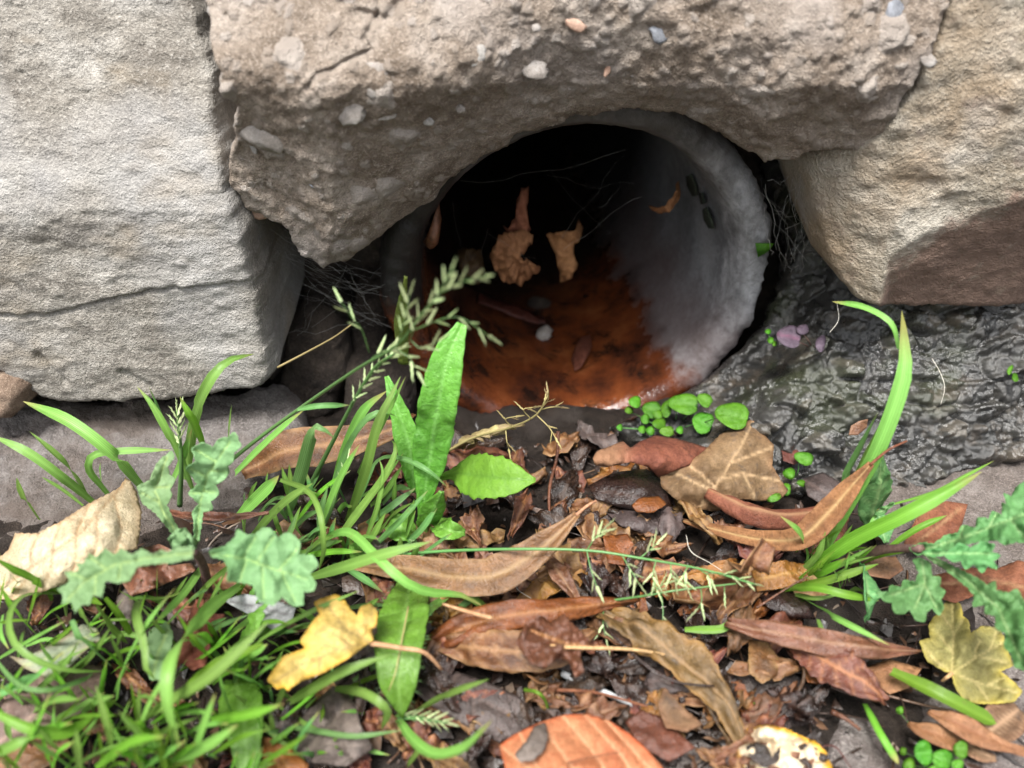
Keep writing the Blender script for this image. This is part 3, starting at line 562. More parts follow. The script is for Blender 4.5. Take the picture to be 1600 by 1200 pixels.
# ------------------------------------------------------------------ grass tufts
def tuft(label, base, blades):
    b = up3([base])[0]; t = empty('grass_tuft', b, label=label, cat='grass', group='grass tufts')
    for pts, w, m in blades: blade(t, pts, w, m)
    return t
G, L_, U_ = g_mid, g_lime, g_blue
t1 = tuft('grass tuft with arching blades rising against the left footing stone', (240, 800, 0), [
 ([(222, 762, 6), (175, 710, 22), (110, 660, 30), (36, 627, 32)], 21, G), ([(147, 786, 4), (90, 740, 18), (40, 705, 25), (-14, 680, 28)], 16, G), ([(138, 780, 4), (110, 735, 18), (75, 700, 25), (46, 674, 28)], 12, G),
 ([(60, 812, 3), (42, 785, 10), (26, 746, 18)], 11, G), ([(290, 750, 8), (302, 660, 30), (325, 600, 44), (355, 565, 48), (397, 553, 46)], 19, G), ([(302, 770, 8), (270, 690, 28), (240, 635, 38), (214, 604, 42)], 14, G), ([(295, 760, 9), (262, 680, 28), (232, 603, 44)], 10, U_),
 ([(318, 700, 25), (300, 655, 38), (281, 620, 44)], 15, L_), ([(168, 772, 6), (140, 735, 16), (145, 712, 20), (190, 705, 21), (267, 703, 19)], 13, G), ([(160, 768, 4), (158, 745, 10), (157, 722, 15)], 8, G), ([(262, 770, 6), (285, 720, 20), (300, 670, 30)], 14, G),
 ([(130, 790, 3), (98, 765, 8), (65, 745, 12)], 6, G), ([(355, 720, 15), (358, 680, 28), (362, 632, 38)], 7, G)])
flower_stem(t1, [(281, 790, 5), (283, 720, 22), (277, 640, 36)], 9, g_culm, ME_G, [([(281, 700, 27), (279, 670, 32), (276, 640, 37)], 9, .1)], sl=24)
R2 = random.Random(5)
t2 = tuft('dense grass tuft leaning right in front of the tall broad leaf', (480, 830, 0), [
 ([(368, 740, 12), (420, 690, 28), (476, 640, 41)], 19, G), ([(465, 640, 40), (500, 634, 43), (546, 633, 41)], 10, U_), ([(448, 806, 4), (470, 740, 22), (487, 680, 36), (498, 667, 39), (522, 684, 36)], 23, U_), ([(560, 740, 9), (590, 680, 28), (615, 630, 40), (634, 588, 49)], 11, G),
 ([(520, 765, 7), (545, 690, 24), (570, 640, 36), (604, 611, 43)], 18, G), ([(515, 785, 7), (545, 700, 26), (575, 655, 36), (600, 645, 37), (623, 653, 33)], 16, U_), ([(543, 815, 4), (570, 740, 22), (592, 660, 38), (626, 588, 47)], 18, G), ([(500, 835, 4), (527, 760, 20), (562, 694, 35)], 15, G),
 ([(518, 856, 3), (565, 795, 14), (605, 740, 24), (619, 702, 29), (612, 688, 29)], 16, G), ([(560, 785, 7), (590, 722, 20), (630, 718, 25), (670, 737, 25), (699, 761, 20)], 11, U_), ([(580, 858, 3), (625, 815, 12), (669, 766, 20)], 12, U_), ([(570, 848, 3), (590, 790, 16), (598, 740, 24), (592, 717, 27)], 9, G),
 ([(505, 842, 8), (545, 832, 22), (590, 872, 27), (630, 908, 25), (670, 926, 20), (720, 930, 14), (760, 951, 8)], 17, G), ([(485, 902, 10), (540, 885, 22), (600, 866, 28), (675, 846, 31)], 20, G), ([(388, 846, 7), (440, 790, 18), (489, 755, 25)], 16, G), ([(438, 750, 15), (480, 766, 24), (500, 800, 26), (506, 850, 20), (498, 892, 6)], 11, G),
 ([(372, 808, 7), (410, 770, 16), (436, 743, 22)], 22, G), ([(440, 840, 4), (432, 815, 10), (428, 795, 13)], 9, G), ([(470, 870, 6), (520, 862, 12), (566, 862, 14)], 11, L_), ([(460, 820, 3), (500, 770, 14), (548, 735, 20)], 9, L_), ([(560, 830, 3), (600, 800, 10), (650, 762, 14)], 12, U_), ([(430, 900, 4), (450, 840, 14), (465, 800, 20)], 10, U_),
 ([(520, 880, 2), (560, 900, 8), (598, 925, 9)], 13, U_), ([(510, 870, 2), (500, 810, 14), (512, 760, 22)], 12, U_)] + [([(x, y, 1), (x+dx*.5, y-24, 10), (x+dx, y-46+dy, 18)], R2.uniform(6, 13), R2.choice([g_mid, g_mid, g_blue])) for x, y, dx, dy in [(R2.uniform(380, 640), R2.uniform(770, 900), R2.uniform(-30, 70), R2.uniform(-25, 25)) for _ in range(60)]])
flower_stem(t2, [(330, 745, 10), (400, 688, 24), (480, 630, 40), (560, 575, 60), (620, 540, 72), (655, 495, 82), (680, 468, 88), (708, 418, 96)], 7, g_culm, ME_G, [
 ([(640, 532, 75), (655, 495, 82), (679, 468, 88), (708, 417, 97)], 11, .1), ([(684, 460, 89), (721, 441, 92), (765, 430, 95)], 7, .15), ([(639, 519, 77), (687, 500, 80), (721, 497, 81), (772, 531, 77)], 7, .15), ([(577, 551, 66), (565, 515, 72), (551, 498, 75), (527, 463, 80)], 4, .3), ([(622, 540, 73), (632, 500, 80), (641, 455, 86)], 6, .2),
 ([(640, 530, 75), (660, 545, 74), (690, 530, 76)], 4, .3), ([(620, 545, 71), (640, 560, 70), (655, 585, 66)], 4, .3), ([(580, 560, 64), (600, 548, 68), (625, 545, 70)], 5, .2)], sl=27, label='long grass stem with an open green flower head in front of the pipe')
flower_stem(t2, [(485, 758, 6), (520, 690, 28), (552, 628, 46), (585, 575, 58), (612, 555, 64)], 9, g_culm, ME_G, [([(548, 634, 45), (562, 612, 50), (590, 575, 58), (625, 545, 66)], 14, .05), ([(600, 565, 61), (625, 548, 65)], 3, .3)], sl=22)
flower_stem(t2, [(440, 850, 4), (500, 830, 8), (545, 720, 26)], 8, g_culm, ME_G, [([(527, 765, 18), (537, 735, 24), (545, 712, 28)], 5, .1)], sl=16)
flower_stem(t2, [(590, 872, 4), (680, 862, 14), (800, 858, 22), (917, 860, 24), (1000, 872, 24), (1100, 890, 22), (1182, 914, 20)], 6, g_culm, ME_G, [
 ([(917, 860, 24), (930, 840, 27), (946, 824, 29)], 5, .3), ([(917, 860, 24), (922, 885, 22), (934, 922, 20)], 3, .4), ([(972, 868, 24), (985, 890, 22), (1000, 915, 21)], 5, .2), ([(1000, 872, 24), (1020, 855, 26), (1028, 848, 27)], 4, .3), ([(1025, 876, 24), (1020, 900, 22), (1028, 925, 21)], 6, .2), ([(1048, 880, 23), (1050, 900, 22), (1062, 912, 21)], 5, .2),
 ([(1090, 888, 22), (1105, 898, 21), (1112, 908, 21)], 3, .3), ([(1120, 894, 22), (1150, 902, 21), (1184, 914, 20)], 5, .1), ([(1075, 885, 23), (1068, 900, 22), (1072, 915, 21)], 4, .2)], sl=24, label='long thin grass stem with sparse flower heads lying across the leaves')
flower_stem(t2, [(912, 944, 8), (1000, 932, 16), (1060, 922, 19), (1150, 912, 20)], 5, g_culm, ME_G, [([(1033, 928, 17), (1036, 960, 15), (1030, 1008, 12)], 5, .4), ([(945, 940, 12), (942, 970, 11), (948, 1005, 9)], 4, .3), ([(1095, 918, 19), (1096, 940, 17), (1088, 955, 15)], 2, .5), ([(1132, 914, 19), (1132, 925, 18)], 1, .8), ([(1010, 931, 16), (1030, 918, 18), (1045, 905, 20)], 5, .2)], sl=22)
flower_stem(t2, [(540, 545, 62), (500, 575, 48), (470, 600, 40), (432, 572, 48)][::-1] if False else [(434, 574, 40), (480, 550, 46), (520, 528, 54), (548, 508, 60)], 4, g_dry, ME_D, [])
bl = []
R_ = random.Random(3)
t3 = tuft('tangled grass tuft with curling blades in the bottom left corner', (230, 1060, 0), [
 ([(200, 1140, 10), (269, 1095, 25), (336, 1052, 34), (420, 970, 40)], 22, G), ([(184, 1092, 8), (193, 1047, 18), (228, 982, 28), (275, 917, 34)], 18, G), ([(292, 924, 6), (256, 936, 20), (222, 938, 27), (213, 960, 29), (226, 1010, 27), (230, 1050, 25), (252, 1067, 20)], 15, G), ([(92, 928, 10), (40, 931, 22), (16, 960, 27), (21, 1001, 28), (54, 1030, 26), (107, 1047, 22), (163, 1049, 16)], 12, G),
 ([(-12, 1110, 26), (48, 1138, 24), (107, 1143, 20), (161, 1108, 14), (182, 1093, 8)], 22, L_), ([(80, 1128, 10), (120, 1108, 14), (163, 1083, 16)], 12, G), ([(113, 969, 28), (129, 1001, 24), (174, 1042, 12)], 14, U_), ([(97, 926, 10), (45, 902, 24), (-12, 870, 33)], 14, L_), ([(164, 934, 24), (188, 963, 18), (208, 1000, 8)], 12, L_), ([(150, 947, 22), (172, 979, 16), (200, 1006, 8)], 12, G),
 ([(320, 880, 8), (285, 930, 20), (238, 978, 28)], 14, G), ([(378, 914, 12), (323, 955, 26), (280, 1009, 33), (263, 1052, 34), (263, 1103, 30), (283, 1172, 20)], 25, G), ([(432, 980, 8), (376, 1006, 20), (330, 1040, 26)], 15, G), ([(410, 1008, 33), (349, 1033, 29), (290, 1070, 20)], 17, L_), ([(330, 1124, 20), (385, 1116, 28), (442, 1100, 32)], 18, L_), ([(372, 1062, 34), (360, 1090, 26), (348, 1122, 18)], 7, G),
 ([(296, 1200, 14), (317, 1138, 26), (337, 1083, 34)], 14, G), ([(269, 1188, 14), (323, 1165, 24), (372, 1132, 30)], 20, G), ([(128, 1210, 18), (122, 1170, 28), (119, 1140, 32)], 16, G), ([(82, 1205, 14), (91, 1176, 20), (118, 1157, 24)], 8, L_), ([(260, 1210, 14), (250, 1165, 22), (241, 1128, 28)], 12, L_), ([(-10, 1178, 18), (25, 1162, 22), (50, 1150, 22)], 20, G), ([(-8, 1030, 20), (27, 1068, 22), (70, 1079, 22), (129, 1063, 16), (146, 1050, 10)], 9, U_), ([(62, 1055, 22), (30, 1068, 18), (-10, 1090, 14)], 16, U_),
 ([(430, 830, 6), (410, 890, 4), (380, 960, 6)], 10, G), ([(300, 940, 4), (340, 900, 16), (380, 870, 22)], 10, G), ([(200, 1200, 8), (230, 1110, 22), (270, 1040, 32)], 13, G), ([(180, 1200, 10), (170, 1140, 22), (150, 1070, 30)], 12, G), ([(330, 1180, 8), (380, 1150, 18), (420, 1140, 20)], 10, L_), ([(150, 1010, 4), (190, 990, 10), (240, 1000, 10)], 10, G),
 ([(200, 1180, 6), (260, 1140, 14), (310, 1120, 18)], 11, G), ([(40, 1010, 6), (80, 1000, 8), (130, 1030, 6)], 8, G), ([(350, 1000, 4), (400, 960, 14), (430, 930, 18)], 11, G), ([(300, 1010, 3), (340, 980, 12), (390, 960, 16)], 9, U_), ([(20, 1200, 12), (60, 1130, 26), (80, 1080, 32)], 12, L_), ([(150, 1200, 12), (205, 1160, 28), (260, 1150, 34)], 18, L_), ([(225, 1200, 10), (215, 1150, 24), (185, 1110, 32)], 14, G), ([(5, 960, 10), (2, 990, 14), (14, 1015, 14)], 8, G)]
 + [([(x, y, 2), (x+dx*.5, y-20+dy*.2, 10), (x+dx, y-38+dy, 16)], R_.uniform(6, 12), R_.choice([G, G, U_, L_])) for x, y, dx, dy in [(R_.uniform(-20, 440), R_.uniform(930, 1230), R_.uniform(-70, 70), R_.uniform(-25, 35)) for _ in range(46)]] + [([(x, y, 6), (x+dx*.5, y-25+dy*.2, 18), (x+dx, y-50+dy, 27)], R_.uniform(6, 14), R_.choice([G, G, L_, L_])) for x, y, dx, dy in [(R_.uniform(-20, 430), R_.uniform(980, 1240), R_.uniform(-90, 90), R_.uniform(-35, 40)) for _ in range(60)]] + [([(x, y, 3), (x+dx*.4, y-22+dy*.2, 14), (x+dx, y-44+dy, 22)], R_.uniform(4.5, 9), R_.choice([G, L_, L_, G])) for x, y, dx, dy in [(R_.uniform(-20, 460), R_.uniform(930, 1230), R_.uniform(-80, 110), R_.uniform(-40, 30)) for _ in range(90)]])
t4 = tuft('loose grass tuft around the drooping hairy leaf at the bottom', (560, 1100, 0), [
 ([(393, 1010, 12), (440, 980, 22), (500, 950, 27), (561, 923, 28)], 9, G), ([(380, 1030, 16), (400, 1018, 20), (418, 1006, 22)], 14, G), ([(448, 1100, 8), (490, 1075, 20), (540, 1047, 26), (609, 1023, 27)], 18, G), ([(524, 1076, 8), (567, 1082, 18), (603, 1108, 18), (596, 1140, 8)], 16, G), ([(650, 1112, 5), (705, 1082, 18), (764, 1061, 25)], 12, G), ([(618, 1118, 6), (646, 1157, 12), (680, 1179, 16), (724, 1170, 22), (750, 1146, 28), (769, 1125, 32)], 20, G),
 ([(427, 1132, 6), (489, 1141, 10), (555, 1150, 12), (628, 1141, 12)], 10, U_), ([(438, 1105, 6), (490, 1138, 9), (532, 1155, 6)], 9, G), ([(697, 934, 8), (667, 957, 14), (658, 986, 12)], 16, G), ([(700, 965, 3), (755, 923, 9), (823, 887, 12)], 13, U_), ([(430, 1110, 4), (446, 1070, 16), (455, 1030, 24)], 12, G), ([(470, 1060, 3), (440, 1050, 10), (405, 1035, 14)], 10, L_), ([(500, 1090, 4), (505, 1115, 10), (500, 1130, 12)], 12, L_),
 ([(540, 950, 4), (575, 945, 10), (615, 945, 12)], 9, U_), ([(690, 950, 6), (660, 950, 10), (610, 945, 12)], 8, G), ([(560, 960, 4), (580, 945, 12), (592, 935, 16)], 12, G), ([(720, 930, 12), (745, 940, 10), (762, 955, 4)], 14, G), ([(495, 1000, 3), (515, 1030, 6), (520, 1060, 4)], 8, U_), ([(410, 1170, 3), (440, 1150, 12), (470, 1128, 18)], 10, G), ([(520, 1180, 2), (560, 1170, 4), (610, 1180, 3)], 8, G), ([(390, 1100, 6), (420, 1140, 10), (480, 1190, 5)], 9, G), ([(455, 1190, 2), (470, 1150, 12), (500, 1110, 18)], 8, U_)] + [([(x, y, 1), (x+dx*.5, y-12+dy*.4, 8), (x+dx, y-18+dy, 12)], R2.uniform(5, 11), R2.choice([G, G, U_, L_])) for x, y, dx, dy in [(R2.uniform(390, 640), R2.uniform(960, 1200), R2.uniform(-60, 70), R2.uniform(-25, 25)) for _ in range(44)]])
flower_stem(t4, [(600, 1128, 5), (640, 1122, 8), (698, 1130, 10)], 7, g_culm, ME_G, [([(628, 1118, 8), (660, 1120, 10), (700, 1129, 11)], 12, .0)], sl=24)
t5 = tuft('grass tuft with tall upright blades and bright lime blades at the right', (1262, 900, 0), [
 ([(1283, 866, 5), (1330, 775, 24), (1375, 690, 40), (1410, 590, 54), (1412, 535, 60), (1409, 486, 67)], 27, G), ([(1404, 545, 57), (1392, 505, 62), (1350, 480, 63), (1300, 471, 61)], 10, G), ([(1290, 845, 5), (1315, 760, 22), (1345, 700, 34), (1372, 644, 45)], 13, U_), ([(1288, 858, 5), (1320, 780, 20), (1376, 660, 42)], 9, G), ([(1258, 898, 5), (1324, 848, 20), (1403, 809, 31), (1473, 772, 37), (1534, 737, 42)], 27, L_), ([(1398, 787, 24), (1459, 769, 28), (1507, 744, 31), (1553, 720, 34)], 6, L_),
 ([(1387, 857, 8), (1431, 828, 14), (1480, 805, 18)], 11, L_), ([(1260, 893, 4), (1260, 865, 12), (1248, 831, 22), (1219, 806, 27)], 12, G), ([(1250, 905, 3), (1290, 890, 12), (1321, 872, 18)], 16, L_), ([(1220, 920, 5), (1290, 907, 12), (1373, 881, 18)], 14, L_), ([(1215, 922, 5), (1268, 917, 14), (1319, 928, 16), (1374, 939, 14)], 15, L_), ([(1249, 932, 6), (1305, 964, 14), (1390, 1008, 16)], 11, G), ([(1278, 968, 12), (1284, 986, 14), (1289, 1002, 13)], 9, G),
 ([(1280, 880, 3), (1300, 830, 14), (1310, 790, 20)], 10, G), ([(1225, 925, 4), (1270, 935, 10), (1310, 930, 12)], 8, G), ([(1240, 905, 3), (1275, 870, 14), (1290, 830, 22)], 12, G), ([(1330, 860, 4), (1350, 840, 8), (1375, 790, 14)], 7, G)] + [([(x, y, 2), (x+dx*.4, y-20+dy*.2, 12), (x+dx, y-40+dy, 20)], R_.uniform(4.5, 9), R_.choice([G, L_])) for x, y, dx, dy in [(R_.uniform(1225, 1330), R_.uniform(860, 940), R_.uniform(-20, 110), R_.uniform(-30, 50)) for _ in range(22)]])
def fallen_blade(pts, w, label): o = blade(None, pts, w, g_lime, name='cut_grass', tip=.9, twist=0); return props(o, label=label, cat='grass blade', group='cut grass blades')
fallen_blade([(1393, 1050, 8), (1473, 1088, 10), (1557, 1131, 7)], 25, 'wide lime green cut blade lying above the winged seeds')
fallen_blade([(1351, 1100, 4), (1375, 1147, 6), (1404, 1194, 4)], 13, 'narrow green cut blade pointing down beside the grey-pink stone')
fallen_blade([(1070, 984, 8), (1126, 983, 9), (1146, 966, 11)], 14, 'short bright green cut blade bent up at its end below the pipe')
fallen_blade([(1164, 1098, 2), (1190, 1102, 2), (1222, 1108, 2)], 5, 'thin green grass cutting on the dark mauve stone')
# ------------------------------------------------------------------ weeds
def plant(name, label, base, cat='plant', group=None): return empty(name, up3([base])[0], label=label, cat=cat, group=group)
w1 = plant('hawkbit_plant', 'rosette with a tall wet broad leaf and a lime spoon-shaped leaf before the pipe', (665, 840, 0))
pleaf('leaf', [(658, 838, 2), (664, 770, 16), (674, 700, 30), (685, 630, 44), (700, 560, 55), (722, 506, 62)], [11, 14, 24, 40, 53, 60, 63, 62, 56, 46, 14], m_broad, w1, N0=(-.1, -.8, .5), n=44, m=12, fold=.12, serr=(16, .07), wav=.5, nv=13, label='tall upright broad green leaf wet with rain')
pleaf('leaf', [(648, 770, 5), (640, 700, 18), (622, 640, 28), (604, 588, 36)], [12, 28, 38, 40, 32, 22, 6], m_broad, w1, N0=(.1, -.8, .5), fold=.15, wav=.6)
pleaf('leaf', [(630, 570, 40), (627, 500, 56), (634, 432, 70)], [16, 24, 4], leafmat('olive_leaf', (.06, .09, .012), (.10, .13, .02), rough=.45), w1, N0=(0, -.9, .4), fold=.2, nv=0, wav=.2)
pleaf('leaf', [(688, 747, 14), (712, 740, 18), (760, 744, 24), (800, 748, 26), (837, 750, 26)], [9, 16, 56, 74, 70, 52, 4], m_limel, w1, N0=(0, -.62, .78), n=40, m=12, fold=.06, serr=(11, .12), wav=.6, nv=8, label='lime green spoon-shaped leaf spread out to the right')
pleaf('leaf', [(664, 838, 3), (674, 806, 14), (690, 768, 24)], [12, 38, 40, 6], m_broad, w1, N0=(.3, -.7, .6), fold=.3, wav=.4); pleaf('leaf', [(680, 815, 6), (700, 828, 12), (726, 832, 10)], [12, 34, 36, 10], m_broad, w1, fold=.3, wav=.6, N0=(.2, -.6, .7))
pleaf('leaf', [(655, 835, 2), (628, 825, 6), (600, 830, 5)], [10, 40, 44, 10], m_broad, w1, wav=.5); pleaf('leaf', [(672, 845, 2), (655, 852, 5), (640, 845, 8)], [6, 22, 5], m_weed, w1)
w2 = plant('hairy_leaf_plant', 'single drooping hairy green leaf with a pale midrib near the bottom', (640, 905, 0))
hl = pleaf('leaf', [(642, 898, 4), (632, 955, 16), (624, 1015, 20), (622, 1070, 17), (628, 1120, 9)], [26, 44, 66, 78, 78, 62, 4], m_broad, w2, N0=(0, -.5, .85), n=46, m=12, fold=.1, wav=1., nv=12, rid=.0003)
hv = []; 
for sgn in (-1, 1):
    for k in range(70):
        t = rng.uniform(.04, .96); i = int(t*45); j = 0 if sgn < 0 else 12; p = np.array(hl.data.vertices[i*13+j].co)+ORG[hl.name]; c0 = np.array(hl.data.vertices[i*13+6].co)+ORG[hl.name]; d = nrm(p-c0)+rng.normal(size=3)*.25
        hv.append(tube(np.array([p, p+d*.0005, p+d*.0011]), [.00005, .00004, .00001], 3))
V, F = joinm(hv); mk('fringe', V, F, g_culm, hl)
mr = spline(up3([(638, 948, 18.5), (628, 1000, 21), (618, 1050, 20), (607, 1080, 17)]), 14); V, F = tube(mr, np.linspace(3, 1.6, 14)*.5*pxm(mr), 6); mk('midrib', V, F, g_dry, hl)
w3 = plant('groundsel_plant', 'grey-green weed with four jagged leaves spreading over the left grass', (325, 935, 0))
stalk_of(w3, [(326, 940, 0), (322, 900, 12), (312, 872, 22), (302, 862, 28)], 15, m_pstem, 'stem', .8)
GL = [([(304, 846), (303, 815), (300, 800), (311, 788), (294, 770), (309, 757), (290, 731), (306, 722), (300, 700), (317, 691), (332, 699), (342, 686), (355, 684), (367, 675), (377, 698), (366, 706), (364, 722), (356, 728), (358, 740), (348, 751), (337, 757), (342, 773), (329, 783), (332, 797), (317, 800), (311, 846)], 36, (-.0, -.16), [[(307, 846), (312, 790), (325, 740), (360, 690)], [(316, 770), (296, 770)], [(322, 745), (295, 731)], [(318, 768), (338, 770)], [(327, 735), (356, 738)], [(335, 720), (305, 702)]]),
      ([(277, 842), (258, 820), (244, 802), (222, 786), (214, 760), (234, 751), (240, 735), (247, 722), (258, 712), (269, 704), (272, 716), (262, 729), (264, 741), (274, 750), (265, 764), (269, 774), (260, 789), (272, 815), (284, 834)], 32, (0, -.1), [[(280, 838), (255, 800), (242, 765), (262, 712)], [(248, 785), (222, 770)], [(243, 762), (266, 760)]]),
      ([(327, 861), (351, 854), (367, 840), (371, 826), (386, 836), (398, 836), (412, 824), (424, 826), (434, 840), (450, 832), (462, 838), (470, 852), (465, 866), (490, 868), (498, 884), (483, 896), (494, 912), (490, 924), (474, 924), (474, 946), (457, 947), (442, 932), (426, 946), (404, 939), (396, 914), (378, 910), (355, 908), (357, 888), (350, 874), (330, 869)], 38, (-.02, -.05), [[(328, 865), (380, 872), (430, 890), (480, 905)], [(380, 872), (400, 838)], [(400, 880), (428, 838)], [(385, 875), (375, 906)], [(410, 885), (412, 936)], [(435, 892), (466, 856)], [(440, 894), (462, 940)]]),
      ([(304, 855), (279, 853), (262, 862), (253, 858), (238, 866), (222, 856), (206, 866), (190, 855), (178, 866), (165, 856), (150, 870), (139, 864), (130, 880), (118, 878), (122, 892), (100, 893), (108, 909), (88, 920), (98, 932), (94, 946), (111, 942), (117, 959), (130, 945), (140, 946), (146, 930), (160, 936), (165, 908), (184, 912), (203, 908), (215, 886), (241, 882), (269, 880), (301, 873)], 42, (.05, -.04), [[(303, 864), (240, 870), (180, 882), (130, 910), (105, 938)], [(190, 880), (185, 905)], [(165, 888), (140, 870)], [(150, 898), (148, 930)], [(135, 905), (108, 895)]])]
for O, h, tl, vs in GL: poly('leaf', O, h, m_weed, w3, vs, vw=1.5, rid=.4, sp=3.2, solid=.0001, wav=1.3, ws=38, tilt=tl, curl=.6, cw=8, serr=1.6)
poly('leaf', [(262, 842), (275, 828), (290, 825), (300, 838), (310, 846), (305, 858), (285, 862), (270, 856)], 36, m_weed, w3, wav=5, ws=12, sp=3.5)
poly('leaf', [(235, 985), (262, 972), (270, 990), (266, 1020), (262, 1050), (250, 1062), (234, 1060), (228, 1030), (230, 1005)], 14, m_weed, w3, [[(265, 975), (248, 1020), (238, 1058)]], wav=1.5, serr=2)
w4 = plant('ragwort_plant', 'jagged-leaved weed with a purple stem at the right edge', (1335, 880, 0))
stalk_of(w4, [(1328, 880, 4), (1365, 862, 14), (1400, 857, 20), (1440, 857, 26)], 17, m_pstem, 'stem', .8)
RL = [([(1420, 856), (1440, 848), (1459, 850), (1478, 836), (1496, 833), (1505, 820), (1524, 825), (1528, 808), (1544, 811), (1552, 798), (1566, 806), (1566, 785), (1574, 790), (1568, 770), (1580, 776), (1589, 760), (1612, 745), (1660, 730), (1680, 830), (1640, 838), (1611, 830), (1600, 848), (1589, 846), (1570, 852), (1558, 844), (1530, 846), (1500, 852), (1487, 858), (1460, 862), (1432, 868)], 34, (.08, -.02), [[(1430, 862), (1500, 842), (1570, 815), (1650, 785)], [(1500, 842), (1505, 823)], [(1545, 825), (1566, 788)], [(1580, 812), (1600, 840)]]),
      ([(1440, 862), (1462, 858), (1480, 862), (1500, 848), (1516, 856), (1535, 846), (1556, 852), (1548, 862), (1564, 868), (1552, 876), (1558, 890), (1544, 884), (1534, 896), (1522, 882), (1508, 890), (1502, 876), (1488, 878), (1476, 868), (1455, 870)], 31, (.02, -.05), [[(1445, 865), (1500, 864), (1550, 866)]]),
      ([(1440, 862), (1471, 876), (1500, 890), (1530, 905), (1541, 914), (1556, 908), (1556, 922), (1576, 926), (1590, 920), (1600, 940), (1620, 955), (1615, 1000), (1602, 1048), (1585, 1042), (1580, 1022), (1568, 1010), (1572, 990), (1556, 982), (1556, 962), (1538, 958), (1540, 945), (1520, 948), (1522, 930), (1512, 918), (1480, 892), (1450, 872)], 27, (.05, -.04), [[(1445, 866), (1510, 905), (1560, 950), (1595, 1030)]]),
      ([(1426, 874), (1440, 872), (1454, 880), (1456, 900), (1470, 902), (1468, 916), (1478, 924), (1470, 936), (1474, 952), (1466, 962), (1456, 950), (1448, 956), (1444, 972), (1430, 968), (1422, 952), (1410, 960), (1396, 956), (1394, 942), (1380, 938), (1369, 924), (1388, 926), (1392, 914), (1408, 918), (1412, 906), (1430, 910), (1436, 895)], 24, (.0, -.05), [[(1440, 876), (1446, 910), (1430, 950)], [(1445, 912), (1390, 930)], [(1446, 915), (1464, 950)]])]
for O, h, tl, vs in RL: poly('leaf', O, h, m_weed2, w4, vs, vw=1.6, rid=.4, sp=3.2, solid=.0001, wav=1.7, ws=28, tilt=tl, curl=.8, cw=8, serr=1.6)
w5 = plant('oval_leaf_weed', 'small weed with one upright oval leaf behind the lime grass blades', (1362, 830, 0))
pleaf('leaf', [(1356, 835, 2), (1362, 800, 14), (1374, 755, 26), (1376, 714, 34)], [6, 12, 44, 50, 34, 5], m_weed2, w5, N0=(0, -.7, .6), serr=(8, .12), nv=6); pleaf('leaf', [(1372, 800, 6), (1378, 825, 6), (1385, 848, 4)], [8, 36, 30, 5], m_weed2, w5)
pleaf('leaf', [(1358, 806, 10), (1375, 800, 14), (1398, 786, 18)], [4, 12, 4], m_weed2, w5); pleaf('leaf', [(1345, 880, 10), (1358, 920, 16), (1352, 970, 10)], [10, 40, 8], m_weed2, w5, N0=(.6, -.3, .7), fold=.3)
def seedlings(label, base, leaves, mat=m_seed, smat=g_culm, root=None, hz=None, cat='seedling'):
    t = plant('seedling', label, base, cat, 'seedlings')
    for (x, y, rx, ry, rot, h) in leaves:
        a = np.linspace(0, 2*math.pi, 26, endpoint=False); c, s_ = math.cos(rot), math.sin(rot); k = 1-.12*np.cos(2*a)*0
        ex = rx*np.cos(a); ey = ry*np.sin(a)*(1+.2*np.cos(a))*(1-.05*np.cos(3*a+x)); rx_ = ex*(1-.1*(np.cos(a) > .97)); O = np.stack([x+rx_*c-ey*s_, y+rx_*s_+ey*c], -1)
        poly('leaf', O, h, mat, t, [[(x-rx*c, y-rx*s_), (x+rx*.7*c, y+rx*.7*s_)]] if rx > 11 else (), sp=4, wav=.5, ws=20, bow=.5 if rx > 9 else .3, tilt=(rng.uniform(-.03, .03), -.05), solid=.0002, rid=.3)
        b = root or (base[0], base[1]); stalk_of(t, [(b[0]+(x-b[0])*.2, b[1]+(y-b[1])*.2+4, max(-8, base[2]-1)), ((x+b[0])/2, (y+b[1])/2+3, (h+base[2])/2), (x-rx*.5*c, y, h-.6)], 2.6, smat, 'stem')
    return t
seedlings('cluster of round bright green seedlings at the lower right of the pipe', (1045, 668, -4), [(992, 628, 10, 9, 0, 6), (983, 641, 7, 6, 0, 3), (1018, 640, 15, 13, .3, 4), (1008, 655, 7, 8, 0, 4), (1030, 662, 11, 9, 0, 4), (1042, 638, 9, 14, .3, 6), (1016, 673, 7, 7, 0, 3), (1042, 674, 12, 8, 0, 4), (1062, 672, 6, 6, 0, 4), (1003, 671, 6, 6, 0, 2), (1068, 631, 25, 16, .1, 9), (1101, 625, 13, 10, .6, 13), (1098, 660, 17, 17, .4, 8), (1144, 649, 28, 20, .25, 17), (968, 668, 5, 5, 0, 1), (1028, 648, 8, 7, 0, 5)])
seedlings('purple-leaved seedling with one green leaf on the wet mortar', (1270, 540, 28), [(1233, 526, 20, 17, .2, 34), (1254, 515, 10, 8, -.2, 35), (1282, 537, 8, 13, .2, 33)], m_purp, m_pstem)
seedlings('tiny bright green seedling dots beside the purple seedling', (1206, 532, 30), [(1200, 518, 5, 4, 0, 33), (1204, 532, 5, 5, 0, 32), (1210, 537, 4, 4, 0, 31)])
seedlings('round-leaved seedlings at the bottom right beside the winged seeds', (1478, 1196, 1), [(1443, 1176, 14, 20, -.2, 8), (1472, 1186, 17, 15, .3, 7), (1501, 1171, 12, 14, 0, 6), (1496, 1195, 10, 9, .2, 5), (1420, 1196, 10, 12, 0, 5), (1406, 1110, 6, 6, 0, 3), (1411, 1174, 6, 6, 0, 3), (1462, 1205, 14, 10, 0, 6)])
